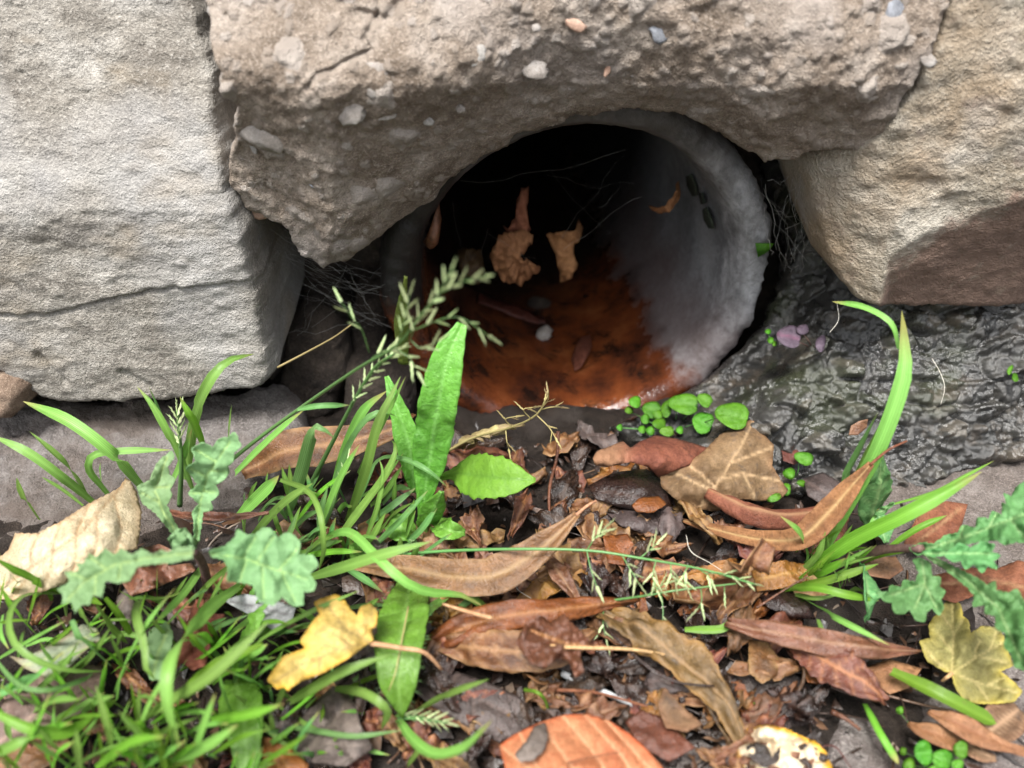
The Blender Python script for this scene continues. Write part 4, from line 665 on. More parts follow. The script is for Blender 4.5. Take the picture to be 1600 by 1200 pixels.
seedlings('small green seedlings beside the mottled tan leaf', (1238, 750, 2), [(1233, 740, 10, 9, .2, 7), (1228, 765, 8, 10, 0, 6), (1256, 716, 16, 10, .3, 9), (1210, 778, 12, 6, -.4, 8), (1252, 755, 7, 5, .3, 6)])
seedlings('small seedling at the far right edge of the wet mortar', (1585, 585, 24), [(1578, 578, 4, 8, .4, 28), (1586, 590, 5, 7, -.3, 27)])
pleaf('leaf', [(366, 1058, 4), (378, 1110, 9), (384, 1160, 10), (382, 1215, 6)], [30, 62, 70, 50, 20], m_broad, plant('plantain_plant', 'broad oblong green leaf under the grass at the bottom left', (370, 1060, 0)), wav=.8, fold=.08)
pleaf('leaf', [(372, 1010, 8), (390, 985, 14), (411, 958, 18)], [14, 40, 42, 10], m_broad, plant('rounded_leaf_plant', 'small rounded green leaf under the large jagged leaf', (372, 1012, 0)), wav=.6)
# dry flower stem in front of the pipe
dr = plant('dry_grass_plant', 'dry straw-coloured grass head in front of the rusty pipe floor', (718, 700, 0), 'grass')
flower_stem(dr, [(700, 705, 2), (740, 684, 14), (800, 667, 24), (838, 648, 32), (856, 618, 40)], 5, g_dry, ME_D, [([(840, 645, 32), (856, 625, 38), (856, 612, 42)], 4, .3), ([(838, 648, 32), (858, 668, 30), (870, 688, 28)], 3, .4), ([(800, 667, 24), (790, 655, 27), (810, 650, 30)], 3, .3), ([(830, 655, 30), (818, 640, 34), (836, 636, 36)], 3, .4), ([(790, 670, 22), (792, 690, 20), (796, 705, 16)], 2, .5), ([(845, 640, 34), (862, 636, 36), (880, 636, 36)], 2, .5)], sl=18)
for k in range(7): pleaf('withered_leaf', [(708+k*4, 700, 2), (722+k*9, 688-k*3, 8+k), (740+k*13, 690-k*4, 12)], [6, 14, 3], g_dry, dr, nv=0, wav=1.5, n=12, m=4)
# ------------------------------------------------------------------ fallen leaves
lm = lambda n, a, b, **k: leafmat(n, a, b, **k)
k_cream = lm('leaf_cream', (.54, .45, .27), (.68, .61, .42), spot=(.40, .30, .13), vein=(.34, .22, .09), edge=(.45, .31, .15), sa=.3, transl=.2, rough=.7)
k_yel = lm('leaf_yellow', (.44, .27, .065), (.56, .39, .145), spot=(.20, .14, .08), vein=(.25, .16, .07), edge=(.58, .29, .03), sa=.35, transl=.25, rough=.6)
k_oran = lm('leaf_orange', (.43, .18, .06), (.56, .275, .11), spot=(.45, .15, .05), vein=(.70, .43, .21), edge=(.55, .15, .03), sa=.4, transl=.2, rough=.65)
k_olive = lm('leaf_olive', (.16, .13, .045), (.245, .21, .08), spot=(.16, .15, .07), vein=(.40, .31, .14), edge=(.38, .27, .05), sa=.4, rough=.65, spotscale=300)
k_tan = lm('leaf_tan', (.135, .082, .038), (.23, .148, .074), spot=(.065, .052, .042), vein=(.45, .31, .17), edge=(.24, .13, .06), sa=.6, rough=.65, spotscale=170)
k_red = lm('leaf_redbrown', (.15, .052, .022), (.25, .10, .046), spot=(.09, .035, .018), vein=(.33, .20, .095), sa=.5, rough=.7)
k_redl = lm('leaf_rose', (.08, .025, .015), (.16, .055, .034), spot=(.09, .04, .03), vein=(.36, .16, .07), sa=.5, rough=.35, coat=.4)
k_brn = lm('leaf_brown', (.075, .027, .010), (.17, .067, .025), spot=(.055, .03, .02), vein=(.30, .16, .07), edge=(.30, .17, .075), sa=.6, rough=.4, coat=.35)
k_brnl = lm('leaf_lightbrown', (.105, .042, .018), (.20, .086, .04), spot=(.07, .035, .022), vein=(.26, .15, .075), edge=(.22, .115, .06), sa=.55, rough=.4, coat=.6)
k_amb = lm('leaf_amber', (.16, .058, .011), (.28, .115, .026), spot=(.10, .045, .015), vein=(.33, .17, .05), sa=.6, rough=.35, coat=.5)
k_dark = lm('leaf_dark_wet', (.014, .008, .006), (.04, .022, .016), spot=(.008, .006, .005), vein=(.06, .032, .02), sa=.6, rough=.24, coat=.9)
k_mauve = lm('leaf_mauve', (.13, .08, .066), (.21, .142, .12), spot=(.10, .06, .05), vein=(.30, .20, .16), sa=.4, rough=.5, coat=.2)
k_purple = lm('leaf_purple_grey', (.06, .045, .04), (.115, .088, .08), spot=(.03, .02, .018), vein=(.14, .10, .085), sa=.5, rough=.35, coat=.3)
k_grey = lm('leaf_grey', (.10, .08, .065), (.19, .155, .13), spot=(.05, .04, .035), vein=(.23, .19, .15), sa=.6, rough=.55)
k_silver = lm('leaf_silver', (.36, .37, .37), (.52, .53, .53), spot=(.13, .12, .115), vein=(.10, .09, .09), sa=.4, rough=.7)
k_sage = lm('leaf_sage', (.20, .255, .17), (.29, .34, .24), spot=(.14, .15, .10), vein=(.31, .35, .15), edge=(.30, .24, .15), sa=.5, rough=.6)
k_decay = lm('leaf_decayed', (.06, .03, .011), (.14, .078, .033), spot=(.03, .022, .018), vein=(.22, .12, .06), edge=(.22, .10, .03), sa=.85, rough=.4, coat=.3, spotscale=110)
k_seed = lm('winged_seed', (.22, .11, .04), (.34, .19, .08), spot=(.18, .08, .03), vein=(.22, .10, .035), sa=.5, rough=.5)
k_dry = lm('leaf_dry_curled', (.25, .095, .042), (.36, .15, .07), vein=(.20, .075, .035), rough=.75, transl=.1)
k_stalk = lm('leaf_stalk', (.36, .19, .09), (.48, .29, .15), rough=.6, transl=0)
q = NT('leaf_yellow_white'); a = q.noise(120, 4, .6); col = q.mix(q.step(a, .35, .65), (.66, .52, .33), (.70, .62, .47))
col = q.mix(q.step(q.ma('ADD', q.attr('edge'), q.ma('MULTIPLY', q.ma('SUBTRACT', q.noise(75, 4, .65), .5), 2.6)), .15, .5), col, q.mix(q.noise(160, 3), (.42, .20, .02), (.66, .38, .04))); col = q.mix(q.step(q.noise(240, 4, .7), .6, .68), col, (.06, .045, .03))
k_yw = q.fin(col, .55, q.bump(q.noise(700, 3), .4, .0005), .4, .2, col)
def FL(o, label): return props(o, label=label, cat='leaf')
FN = 'fallen_leaf'
FL(poly(FN, [(-14, 936), (20, 938), (63, 927), (104, 911), (140, 880), (177, 868), (214, 858), (219, 830), (222, 802), (214, 770), (205, 752), (196, 745), (186, 762), (177, 767), (139, 786), (95, 814), (57, 833), (24, 832), (18, 848), (10, 862), (-14, 880)], 16, k_cream, veins=[[(-10, 925), (60, 880), (130, 830), (196, 752)], [(20, 935), (45, 900), (50, 860), (60, 833)], [(60, 927), (80, 890), (84, 850), (95, 815)], [(104, 911), (118, 880), (120, 830), (139, 788)], [(140, 880), (152, 850), (150, 800)], [(180, 866), (190, 830), (178, 775)]], bow=11, wav=1.2, serr=1.6, vw=1.9, sp=4), 'large cream serrated leaf at the left edge')
FL(poly(FN, [(418, 1063), (427, 1048), (443, 1026), (477, 1013), (469, 1001), (493, 966), (500, 960), (491, 941), (505, 935), (524, 929), (536, 935), (546, 951), (558, 963), (564, 948), (580, 943), (590, 957), (588, 976), (580, 985), (583, 1001), (568, 1010), (543, 1029), (505, 1051), (471, 1063), (449, 1079), (444, 1073), (433, 1076)], 24, k_yel, veins=[[(580, 1005), (530, 1015), (470, 1040), (428, 1066)], [(578, 1003), (540, 985), (512, 945)], [(580, 1000), (583, 975), (580, 950)], [(530, 1015), (500, 1005)], [(500, 1028), (500, 1048)], [(550, 1010), (520, 990)]], vw=1.8, bow=5, wav=2, serr=1, sp=3.8, tilt=(.02, 0), stalk=[(578, 1005, 26), (630, 1013, 25), (664, 1020, 24), (690, 1046, 18)], sr=9, smat=k_stalk), 'yellow lobed leaf with a curved stalk resting on the grass')
FL(poly(FN, [(780, 1165), (800, 1150), (840, 1130), (880, 1117), (915, 1115), (950, 1125), (985, 1148), (1010, 1170), (1035, 1198), (1060, 1240), (1030, 1290), (900, 1300), (800, 1260), (792, 1210)], 9, k_oran, veins=[[(780, 1166), (860, 1225), (960, 1300)], [(842, 1131), (880, 1180), (940, 1270)], [(878, 1118), (930, 1180), (990, 1280)], [(912, 1116), (970, 1180), (1030, 1270)], [(945, 1124), (1000, 1185), (1050, 1240)], [(812, 1145), (840, 1200), (880, 1250)]], vw=2.1, bow=4, wav=1.2, ws=60, sp=4), 'orange-pink leaf with pale parallel veins at the bottom edge')
FL(poly('leaf_scrap', [(805, 1178), (822, 1160), (836, 1135), (852, 1130), (856, 1150), (850, 1172), (832, 1188), (812, 1190)], 15, k_grey, bow=1, serr=1.5, sp=3.6), 'grey-brown rotten scrap stuck on the orange-pink leaf')
FL(poly(FN, [(1152, 1150), (1170, 1138), (1200, 1133), (1230, 1140), (1255, 1152), (1275, 1160), (1290, 1175), (1300, 1200), (1312, 1250), (1240, 1275), (1180, 1260), (1160, 1200), (1150, 1170)], 7, k_yw, bow=2.5, wav=3.5, ws=26, sp=3.6, serr=1.8), 'decayed yellow leaf with a whitish middle at the bottom edge')
FL(poly('leaf_scrap', [(1166, 1166), (1185, 1160), (1200, 1168), (1206, 1184), (1220, 1165), (1216, 1190), (1196, 1200), (1176, 1188)], 10.5, k_dark, serr=1.5, sp=3.6, wav=.5), 'black rotten scrap on the yellow-white leaf')
FL(poly(FN, [(1487, 1052), (1471, 1046), (1448, 1032), (1440, 1012), (1437, 1001), (1454, 998), (1451, 976), (1462, 962), (1474, 945), (1487, 931), (1502, 947), (1504, 962), (1513, 970), (1516, 990), (1535, 978), (1561, 981), (1569, 998), (1575, 1021), (1583, 1040), (1563, 1049), (1577, 1060), (1589, 1071), (1597, 1082), (1583, 1097), (1555, 1099), (1524, 1099), (1502, 1088), (1493, 1074)], 6, k_olive, veins=[[(1487, 1052), (1490, 1000), (1488, 940)], [(1487, 1052), (1530, 1025), (1572, 1002)], [(1487, 1052), (1540, 1070), (1590, 1083)], [(1487, 1052), (1460, 1030), (1442, 1010)], [(1489, 1020), (1466, 990)], [(1489, 1000), (1506, 968)], [(1490, 985), (1470, 960)], [(1520, 1032), (1530, 1000)], [(1530, 1026), (1570, 1035)], [(1520, 1062), (1545, 1095)], [(1540, 1070), (1570, 1060)], [(1545, 1018), (1556, 990)]], vw=1.7, wav=1.6, ws=36, serr=1.4, bow=2, sp=3.6, stalk=[(1487, 1052, 8), (1480, 1058, 8), (1472, 1064, 6)], sr=7, smat=k_stalk), 'olive yellow lobed maple leaf lying flat at the right')
FL(poly(FN, [(1175, 655), (1191, 677), (1209, 696), (1206, 727), (1219, 749), (1231, 767), (1219, 780), (1187, 783), (1162, 780), (1144, 796), (1112, 799), (1081, 792), (1056, 780), (1034, 761), (1031, 742), (1044, 725), (1075, 724), (1100, 705), (1128, 677), (1153, 667)], 9, k_tan, veins=[[(1095, 790), (1125, 750), (1150, 710), (1176, 660)], [(1110, 765), (1045, 735)], [(1125, 750), (1160, 740), (1220, 752)], [(1140, 725), (1205, 700)], [(1115, 758), (1075, 726)], [(1160, 740), (1180, 780)]], vw=2., wav=2., ws=40, bow=4, tilt=(0, -.06), serr=.8, sp=4), 'mottled tan leaf leaning on the wet mortar')
FL(poly(FN, [(926, 716), (932, 705), (955, 697), (973, 689), (985, 700), (1000, 690), (1025, 680), (1050, 684), (1080, 692), (1112, 702), (1092, 722), (1050, 737), (1030, 746), (1014, 730), (985, 722), (950, 729), (930, 727)], 11, k_red, bow=7, wav=1.2, ws=24, sp=3.6, tilt=(-.02, 0), attrfn=lambda x, y, v: sm(1000, 950, x)), 'red-brown rolled leaf with a pale tip before the pipe')
FL(pleaf(FN, [(1106, 762, 12), (1140, 778, 13), (1185, 797, 13), (1240, 803, 12), (1300, 792, 10)], [18, 30, 34, 32, 24], k_red, fold=-.55, wav=.8, nv=0, curl=-1.2), 'red-brown tube-like rolled leaf below the mottled tan leaf')
FL(pleaf(FN, [(1066, 813, 4), (1120, 828, 9), (1190, 843, 13), (1250, 840, 18), (1295, 800, 24), (1330, 760, 30), (1362, 724, 36)], [5, 16, 24, 32, 42, 36, 8], k_red, fold=.25, wav=.5, nv=0, N0=(-.3, -.5, .7), stalk=[(1360, 726, 36), (1388, 703, 39), (1417, 689, 40)], sr=5, smat=k_red), 'long curved willow-like brown leaf with its stalk pointing up')
FL(pleaf(FN, [(540, 884, 6), (620, 886, 10), (700, 900, 13), (770, 900, 16), (830, 868, 19), (880, 826, 24), (902, 803, 26)], [6, 32, 46, 54, 60, 44, 10], k_brnl, fold=.18, wav=1.2, nv=0, N0=(-.1, -.45, .8), stalk=[(900, 805, 26), (918, 790, 27), (932, 782, 28)], sr=6, smat=k_stalk, m=12, n=44), 'long reddish-brown leaf twisting up to a stalk in the middle')
FL(pleaf(FN, [(380, 738, 6), (440, 706, 14), (500, 697, 16), (560, 686, 16), (610, 670, 17), (648, 646, 18)], [20, 56, 62, 52, 36, 4], k_brn, fold=.15, wav=1.4, nv=0, N0=(0, -.5, .8)), 'long brown leaf behind the grass blades by the left ledge')
FL(pleaf(FN, [(660, 1018, 6), (720, 982, 13), (790, 962, 17), (860, 955, 17), (930, 945, 14), (1000, 938, 10)], [22, 48, 46, 40, 26, 4], k_amb, fold=.2, wav=2., nv=0, curl=-1.5, N0=(0, -.5, .8), stalk=[(770, 966, 19), (735, 957, 20), (692, 944, 19)], sr=8, smat=k_stalk, m=12), 'amber-brown wet leaf with a stalk in the lower middle')
FL(pleaf(FN, [(676, 1005, 8), (740, 1012, 12), (810, 1018, 13), (880, 1012, 12), (930, 985, 10)], [16, 56, 64, 54, 10], k_brn, fold=-.2, wav=1.6, nv=8, N0=(0, -.55, .8)), 'wet chestnut-brown leaf under the amber-brown leaf')
FL(poly(FN, [(806, 1005), (822, 975), (845, 962), (860, 975), (880, 960), (905, 985), (928, 1010), (905, 1016), (912, 1050), (900, 1058), (888, 1032), (870, 1028), (850, 1045), (828, 1035)], 20, k_redl, veins=[[(925, 1011), (880, 1005), (830, 985)]], wav=3, ws=22, serr=1.4, sp=3.6, stalk=[(860, 1010, 21), (905, 1012, 20), (990, 1015, 17), (1068, 1029, 10)], sr=7, smat=k_stalk), 'crumpled dark red leaf with a long straight pale stalk')
FL(pleaf(FN, [(925, 950, 10), (1000, 985, 13), (1060, 1030, 13), (1120, 1080, 12), (1150, 1140, 8), (1162, 1192, 4)], [14, 44, 60, 58, 40, 5], k_decay, fold=.3, wav=3.2, nv=10, n=48, m=14, rag=.2, N0=(.1, -.4, .85)), 'long decayed brown leaf running down to the yellow leaf')
FL(pleaf(FN, [(1135, 973, 11), (1200, 985, 15), (1280, 1000, 15), (1360, 1012, 13), (1437, 1018, 8)], [14, 36, 40, 30, 4], k_brnl, fold=-.35, wav=1.2, nv=0), 'long folded brown leaf below the right grass tuft')
FL(pleaf(FN, [(1236, 1002, 8), (1300, 1038, 12), (1350, 1066, 12), (1384, 1096, 9)], [18, 54, 66, 50, 12], k_redl, fold=.12, wav=1.4, nv=8, serr=(10, .2), m=12), 'shiny red serrated leaf below the long folded brown leaf')
FL(pleaf(FN, [(1128, 965, 4), (1150, 915, 16), (1172, 882, 24), (1198, 846, 28)], [44, 64, 52, 20], k_brn, fold=.55, wav=1.6, nv=6, N0=(.4, -.6, .6)), 'upright curled dark brown leaf left of the right grass tuft')
FL(pleaf(FN, [(1178, 908, 8), (1222, 897, 11), (1264, 893, 8)], [34, 42, 26], k_amb, wav=1.2, nv=0), 'small orange leaf at the foot of the right grass tuft')
FL(poly(FN, [(20, 1072), (60, 1052), (110, 1035), (158, 1042), (165, 1070), (132, 1108), (100, 1135), (50, 1142), (5, 1180), (-22, 1150), (0, 1110)], 6, k_mauve, veins=[[(160, 1045), (90, 1085), (0, 1160)], [(110, 1072), (130, 1105)], [(70, 1098), (60, 1055)]], bow=2, serr=.8), 'mauve-brown leaf under the grass in the bottom left corner')
FL(poly(FN, [(15, 1025), (40, 1030), (55, 1020), (95, 1000), (130, 975), (152, 982), (158, 1000), (135, 1015), (110, 1040), (76, 1066), (65, 1055), (40, 1045)], 13, k_sage, veins=[[(152, 985), (100, 1020), (40, 1040)], [(100, 1020), (92, 1055)]], bow=2), 'grey-green dying leaf among the grass at the lower left')
FL(poly(FN, [(268, 1050), (280, 1010), (298, 960), (308, 933), (321, 935), (318, 958), (352, 960), (346, 976), (331, 995), (322, 1040), (300, 1047), (285, 1035)], 10, k_red, wav=2.5, ws=26, serr=1), 'pinkish-brown torn leaf below the large jagged leaf')
FL(poly(FN, [(185, 882), (215, 858), (250, 850), (270, 860), (262, 884), (300, 880), (306, 892), (270, 907), (235, 922), (205, 932), (190, 910)], 14, k_brnl, wav=3, ws=22), 'curled brown leaf between the cream leaf and the jagged weed')
FL(poly(FN, [(182, 935), (200, 915), (212, 930), (214, 960), (200, 985), (186, 970)], 12, k_grey, bow=3), 'small dull brown leaf below the jagged weed')
FL(pleaf(FN, [(262, 800, 14), (300, 808, 18), (360, 808, 20), (420, 800, 20)], [8, 14, 14, 4], k_brnl, fold=.5, wav=1.2, nv=0), 'thin rolled tan leaf behind the jagged weed')
FL(poly(FN, [(640, 1045), (700, 1045), (760, 1065), (812, 1090), (836, 1110), (822, 1140), (780, 1160), (720, 1130), (670, 1100), (645, 1080)], 4, k_purple, veins=[[(645, 1055), (740, 1090), (830, 1130)], [(700, 1075), (720, 1048)], [(740, 1090), (740, 1135)]], bow=2.5), 'purple-grey wet leaf right of the drooping hairy leaf')
FL(poly(FN, [(458, 1142), (480, 1110), (520, 1072), (556, 1085), (562, 1130), (584, 1170), (540, 1198), (490, 1192), (455, 1172)], 5, k_grey, veins=[[(470, 1185), (520, 1130), (550, 1090)]], bow=3, wav=2.), 'grey-brown rotting leaf at the bottom below the yellow leaf')
FL(poly(FN, [(1436, 800), (1478, 783), (1512, 788), (1500, 828), (1470, 850), (1430, 866), (1412, 850)], 7, k_red, veins=[[(1420, 858), (1500, 795)]], wav=1.5), 'red-brown leaf on the slab behind the purple-stemmed weed')
FL(poly(FN, [(1450, 902), (1510, 888), (1560, 888), (1592, 876), (1630, 890), (1640, 965), (1575, 945), (1545, 922), (1492, 942), (1460, 932)], 7, k_red, veins=[[(1455, 915), (1540, 905), (1630, 925)]], wav=1.6, serr=1), 'red-brown leaf under the jagged weed at the right edge')
FL(poly(FN, [(348, 938), (382, 928), (420, 934), (462, 950), (456, 972), (430, 988), (400, 966), (370, 950)], 12, k_silver, veins=[[(350, 938), (400, 948), (455, 962)]], wav=1.2), 'silvery white leaf under the large jagged leaf')
FL(poly(FN, [(918, 760), (960, 738), (1010, 733), (1040, 755), (1052, 790), (1020, 802), (960, 790), (930, 780)], 5, k_dark, veins=[[(925, 765), (1045, 785)]], bow=5), 'dark purple-black wet leaf in front of the pipe')
FL(poly(FN, [(946, 800), (1000, 788), (1058, 822), (1022, 838), (970, 822)], 4, k_purple, bow=3), 'dark grey curled leaf below the purple-black leaf')
FL(poly('leaf_scrap', [(987, 790), (1000, 778), (1030, 776), (1041, 788), (1020, 801), (995, 800)], 11, k_amb, serr=1, sp=3.6, bow=1), 'small orange-brown scrap on the purple-black leaf')
FL(pleaf(FN, [(852, 866, 10), (880, 905, 12), (906, 942, 8)], [8, 32, 8], k_brnl, fold=.2, nv=0), 'narrow brown leaf right of the long twisting leaf')
FL(poly(FN, [(942, 838), (980, 834), (990, 850), (978, 884), (950, 880)], 8, k_amb, wav=1.5), 'tan leaf under the thin flowering grass stem')
FL(poly('leaf_scrap', [(978, 1128), (1000, 1110), (1030, 1120), (1086, 1168), (1045, 1190), (1012, 1172), (990, 1150)], 9, k_redl, serr=1.2, wav=1.5), 'reddish torn leaf piece above the orange-pink leaf')
FL(poly('leaf_scrap', [(1028, 1102), (1038, 1074), (1060, 1100), (1097, 1132), (1072, 1143), (1040, 1136)], 11, k_tan, serr=1.4, wav=1.5, sp=3.6), 'pale tan torn leaf piece beside the decayed leaf')
FL(poly(FN, [(-14, 1190), (40, 1160), (100, 1140), (112, 1165), (64, 1205), (-14, 1240)], 7, k_brnl, wav=1.5), 'orange-brown leaf at the bottom left edge')
FL(poly(FN, [(410, 1150), (440, 1158), (482, 1195), (475, 1240), (412, 1240)], 8, k_amb, wav=1.5, veins=[[(415, 1155), (450, 1230)], [(425, 1160), (470, 1230)]]), 'ochre leaf at the bottom edge left of the hairy leaf')
FL(poly(FN, [(1268, 1038), (1290, 1040), (1300, 1060), (1285, 1070), (1262, 1066), (1255, 1050)], 7, k_amb, sp=3.6), 'small ochre leaf piece left of the shiny red leaf')
FL(poly(FN, [(1170, 1000), (1200, 1005), (1216, 1030), (1214, 1055), (1190, 1068), (1170, 1050)], 7, k_brn, serr=1.2), 'dark orange broken leaf below the short bright grass cutting')
FL(poly(FN, [(1180, 925), (1220, 915), (1262, 940), (1275, 968), (1240, 965), (1200, 950)], 5, k_dark, bow=3), 'black wet leaf below the right grass tuft')
FL(poly(FN, [(1220, 700), (1250, 695), (1260, 705), (1256, 720), (1240, 726), (1224, 720)], 7, k_redl, sp=3.6), 'small dark red leaf beside the mottled tan leaf')
FL(poly(FN, [(1255, 748), (1285, 738), (1310, 752), (1318, 780), (1290, 792), (1262, 775)], 5, k_purple, veins=[[(1255, 750), (1315, 785)]], bow=2, sp=3.6), 'dark purple ribbed leaf behind the long curved leaf')
FL(poly(FN, [(1340, 1048), (1390, 1030), (1440, 1045), (1420, 1075), (1390, 1085)], 4, k_seed, bow=1), 'brown leaf under the wide lime cut blade')
FL(poly(FN, [(1366, 870), (1400, 870), (1412, 890), (1390, 905), (1360, 900), (1340, 890)], 8, k_tan, wav=2, sp=3.6), 'crumpled tan leaf under the purple stem')
FL(poly(FN, [(560, 820), (600, 800), (630, 815), (612, 845), (580, 855), (556, 845)], 6, k_brn, wav=2), 'small chestnut leaf at the foot of the broad leaf rosette')
FL(poly(FN, [(1330, 665), (1342, 658), (1356, 655), (1354, 668), (1340, 680), (1326, 680)], 22, k_brnl, sp=3.6, tilt=(0, -.15)), 'small peach scrap on the wet mortar')
# winged seeds
def samara(pts, ws, mat, label): return props(pleaf('winged_seed', pts, ws, mat, fold=.08, wav=.4, nv=14, rid=.00012, n=30, m=10, serr=None), label=label, cat='seed')
samara([(1604, 1176, 6), (1545, 1156, 8), (1490, 1128, 9), (1450, 1112, 7)], [14, 16, 30, 36, 28, 6], k_seed, 'large brown winged seed at the right, topmost of its cluster'); samara([(1512, 1164, 4), (1475, 1152, 6), (1440, 1140, 6), (1419, 1130, 5)], [14, 34, 34, 24, 6], k_seed, 'smaller brown winged seed pointing left'); samara([(1510, 1172, 3), (1550, 1140, 5), (1592, 1108, 4)], [14, 46, 60, 34], k_tan, 'pale winged seed under the large brown one'); samara([(1500, 1160, 2), (1530, 1175, 4), (1556, 1186, 3)], [14, 30, 8], k_tan, 'small tan winged seed lowest in its cluster')
# stalks and twigs
def twig(pts, r, mat, label): 
    Q = spline(up3(pts), 20); V, F = tube(Q, np.linspace(r, r*.6, 20)*.5*pxm(Q)*(1+.15*vn(Q*900)), 7); return props(mk('twig', V, F, mat, at=Q[0]), label=label, cat='twig')
twig([(872, 674, 24), (870, 715, 18), (858, 770, 10), (862, 850, 4)], 6, k_brn, 'thin brown upright stalk hanging before the pipe'); twig([(878, 1052, 5), (930, 1075, 5), (975, 1095, 5), (1012, 1112, 4)], 12, k_silver, 'pale grey stick above the orange-pink leaf'); twig([(870, 1078, 8), (930, 1082, 9), (1012, 1104, 9)], 6, k_red, 'straight reddish twig crossing the pale grey stick')
twig([(820, 1078, 8), (840, 1082, 12), (852, 1095, 9), (858, 1116, 4)], 7, g_lime, 'hooked yellow-green stem above the orange-pink leaf'); twig([(950, 985, 14), (1010, 1040, 16), (1060, 1066, 15), (1116, 1072, 13)], 6, k_dark, 'dark purple curved stem on the decayed leaf'); twig([(1252, 1022, 9), (1256, 1060, 8), (1235, 1100, 5), (1208, 1130, 3)], 7, k_decay, 'withered bent grass stem on the dark mauve stone'); twig([(1300, 1112, 4), (1320, 1122, 5), (1344, 1140, 4)], 9, k_redl, 'short red-brown twig on the grey-pink stone'); twig([(886, 1192, 16), (920, 1184, 17), (966, 1175, 17)], 3.5, k_red, 'thin straight twig lying on the orange-pink leaf')
twig([(1090, 1070, 10), (1115, 1120, 9), (1140, 1160, 6), (1160, 1196, 3)], 5, k_decay, 'brown stem along the lower end of the decayed leaf'); twig([(1180, 1240, 2), (1290, 1165, 3), (1330, 1200, 2)], 4, k_redl, 'reddish twig beside the yellow-white leaf'); twig([(1182, 950, 12), (1220, 925, 15), (1262, 900, 18)], 4, k_brnl, 'thin brown stalk over the small orange leaf')
twig([(600, 885, 8), (590, 1140, 5), (596, 1200, 3)], 4, k_red, 'thin rust-red stalk under the drooping hairy leaf') if False else None
m_hair = leafmat('pale_fibre', (.45, .42, .36), (.55, .52, .46), transl=0, rough=.6)
for pts, lb in (([(1072, 836, 12), (1080, 862, 14), (1110, 880, 12), (1140, 900, 10)], 'pale hair-like fibre arching below the long curved leaf'), ([(1456, 560, 34), (1468, 580, 33), (1476, 605, 30), (1470, 632, 26)], 'pale root fibre on the wet mortar'), ([(806, 902, 12), (808, 920, 10), (830, 935, 8)], 'pale curled fibre below the long twisting leaf'), ([(1308, 474, 44), (1310, 500, 40), (1296, 520, 37)], 'pale fibre hanging over the wet mortar')): twig(pts, 1.4, m_hair, lb)
# ------------------------------------------------------------------ inside the pipe
def pz(px, py, d): n = AX; return PLp(np.asarray(px, float), np.asarray(py, float), PC+AX*d, n)
def pleafin(outline, d, mat, label, bow=.006, wav=.003, sp=3.4, tilt=0., ridges=0, fan=None):
    V2, F, bd = cdt(np.asarray(outline, float), sp); x, y = V2[:, 0], V2[:, 1]; c = V2.mean(0); P = pz(x, y, d); q = np.stack([x/16, y/16, x*0+c[0]], -1)
    r = np.hypot((x-c[0])/(np.ptp(x)/2+1), (y-c[1])/(np.ptp(y)/2+1)); H = bow*r**2+wav*fbm(q, 1, 3, 5)+tilt*(y-c[1])*.0002
    if fan: a = np.arctan2(y-fan[1], x-fan[0]); H = H+.0011*np.sin(a*ridges); vein = .5+.5*np.sin(a*ridges)
    else: vein = x*0
    return props(mk('dry_leaf', P+np.outer(H, AX), [f[::-1] for f in F], mat, at=P.mean(0), attrs=dict(vein=vein, edge=x*0), solid=.0003), label=label, cat='leaf')
pleafin([(770, 400), (782, 384), (800, 374), (822, 372), (836, 378), (830, 394), (812, 402), (826, 412), (846, 426), (848, 440), (834, 446), (812, 454), (794, 448), (778, 436), (768, 418)], .028, k_dry, 'fan-shaped curled brown leaf hanging inside the pipe', ridges=22, fan=(818, 398), wav=.003)
pleafin([(790, 372), (806, 350), (810, 322), (818, 310), (831, 310), (824, 330), (826, 350), (832, 370), (815, 376)], .034, k_dry, 'narrow brown leaf standing behind the curled leaf inside the pipe', ridges=14, fan=(812, 420))
pleafin([(858, 384), (870, 370), (890, 362), (910, 360), (916, 372), (900, 386), (896, 396), (902, 412), (894, 430), (888, 456), (880, 458), (880, 436), (872, 420), (870, 400)], .036, k_dry, 'crumpled brown leaf in the middle of the pipe mouth', wav=.004)
pleafin([(1024, 340), (1036, 325), (1050, 312), (1064, 302), (1074, 304), (1066, 318), (1048, 328), (1038, 342), (1028, 348)], .03, k_dry, 'small orange-brown leaf caught near the right wall of the pipe', wav=.002)
pleafin([(661, 402), (668, 372), (678, 346), (686, 334), (690, 354), (684, 384), (672, 402)], .0, k_brnl, 'narrow brown leaf hanging at the left rim of the pipe', wav=.001)
pleafin([(715, 405), (722, 440), (736, 455), (760, 440), (752, 400), (730, 395)], .06, k_decay, 'dim leaf deep in the left side of the pipe', wav=.004)
def onfloor(outline, mat, name, label, cat, lift=.001, bow=.002, sp=3.6):
    V2, F, bd = cdt(np.asarray(outline, float), sp); P = np.array([floorp(*v) for v in V2]); c = V2.mean(0); r = np.hypot((V2[:, 0]-c[0])/(np.ptp(V2[:, 0])/2+1), (V2[:, 1]-c[1])/(np.ptp(V2[:, 1])/2+1))
    q = np.c_[V2/14, V2[:, 0]*0]; H = lift+bow*np.clip(1-r*r, 0, 1)+.0007*fbm(q, 1, 3, 9); P = P+np.outer(H, nrm(VX-.4*AX)); return props(mk(name, P, [f[::-1] for f in F], mat, at=P.mean(0), attrs=dict(vein=r*0, edge=r*0), solid=.0004), label=label, cat=cat)
onfloor([(893, 565), (898, 550), (908, 535), (921, 526), (924, 545), (918, 562), (908, 578), (897, 582)], k_red, 'wet_leaf', 'orange-brown leaf lying on the rusty floor of the pipe', 'leaf', bow=.004)
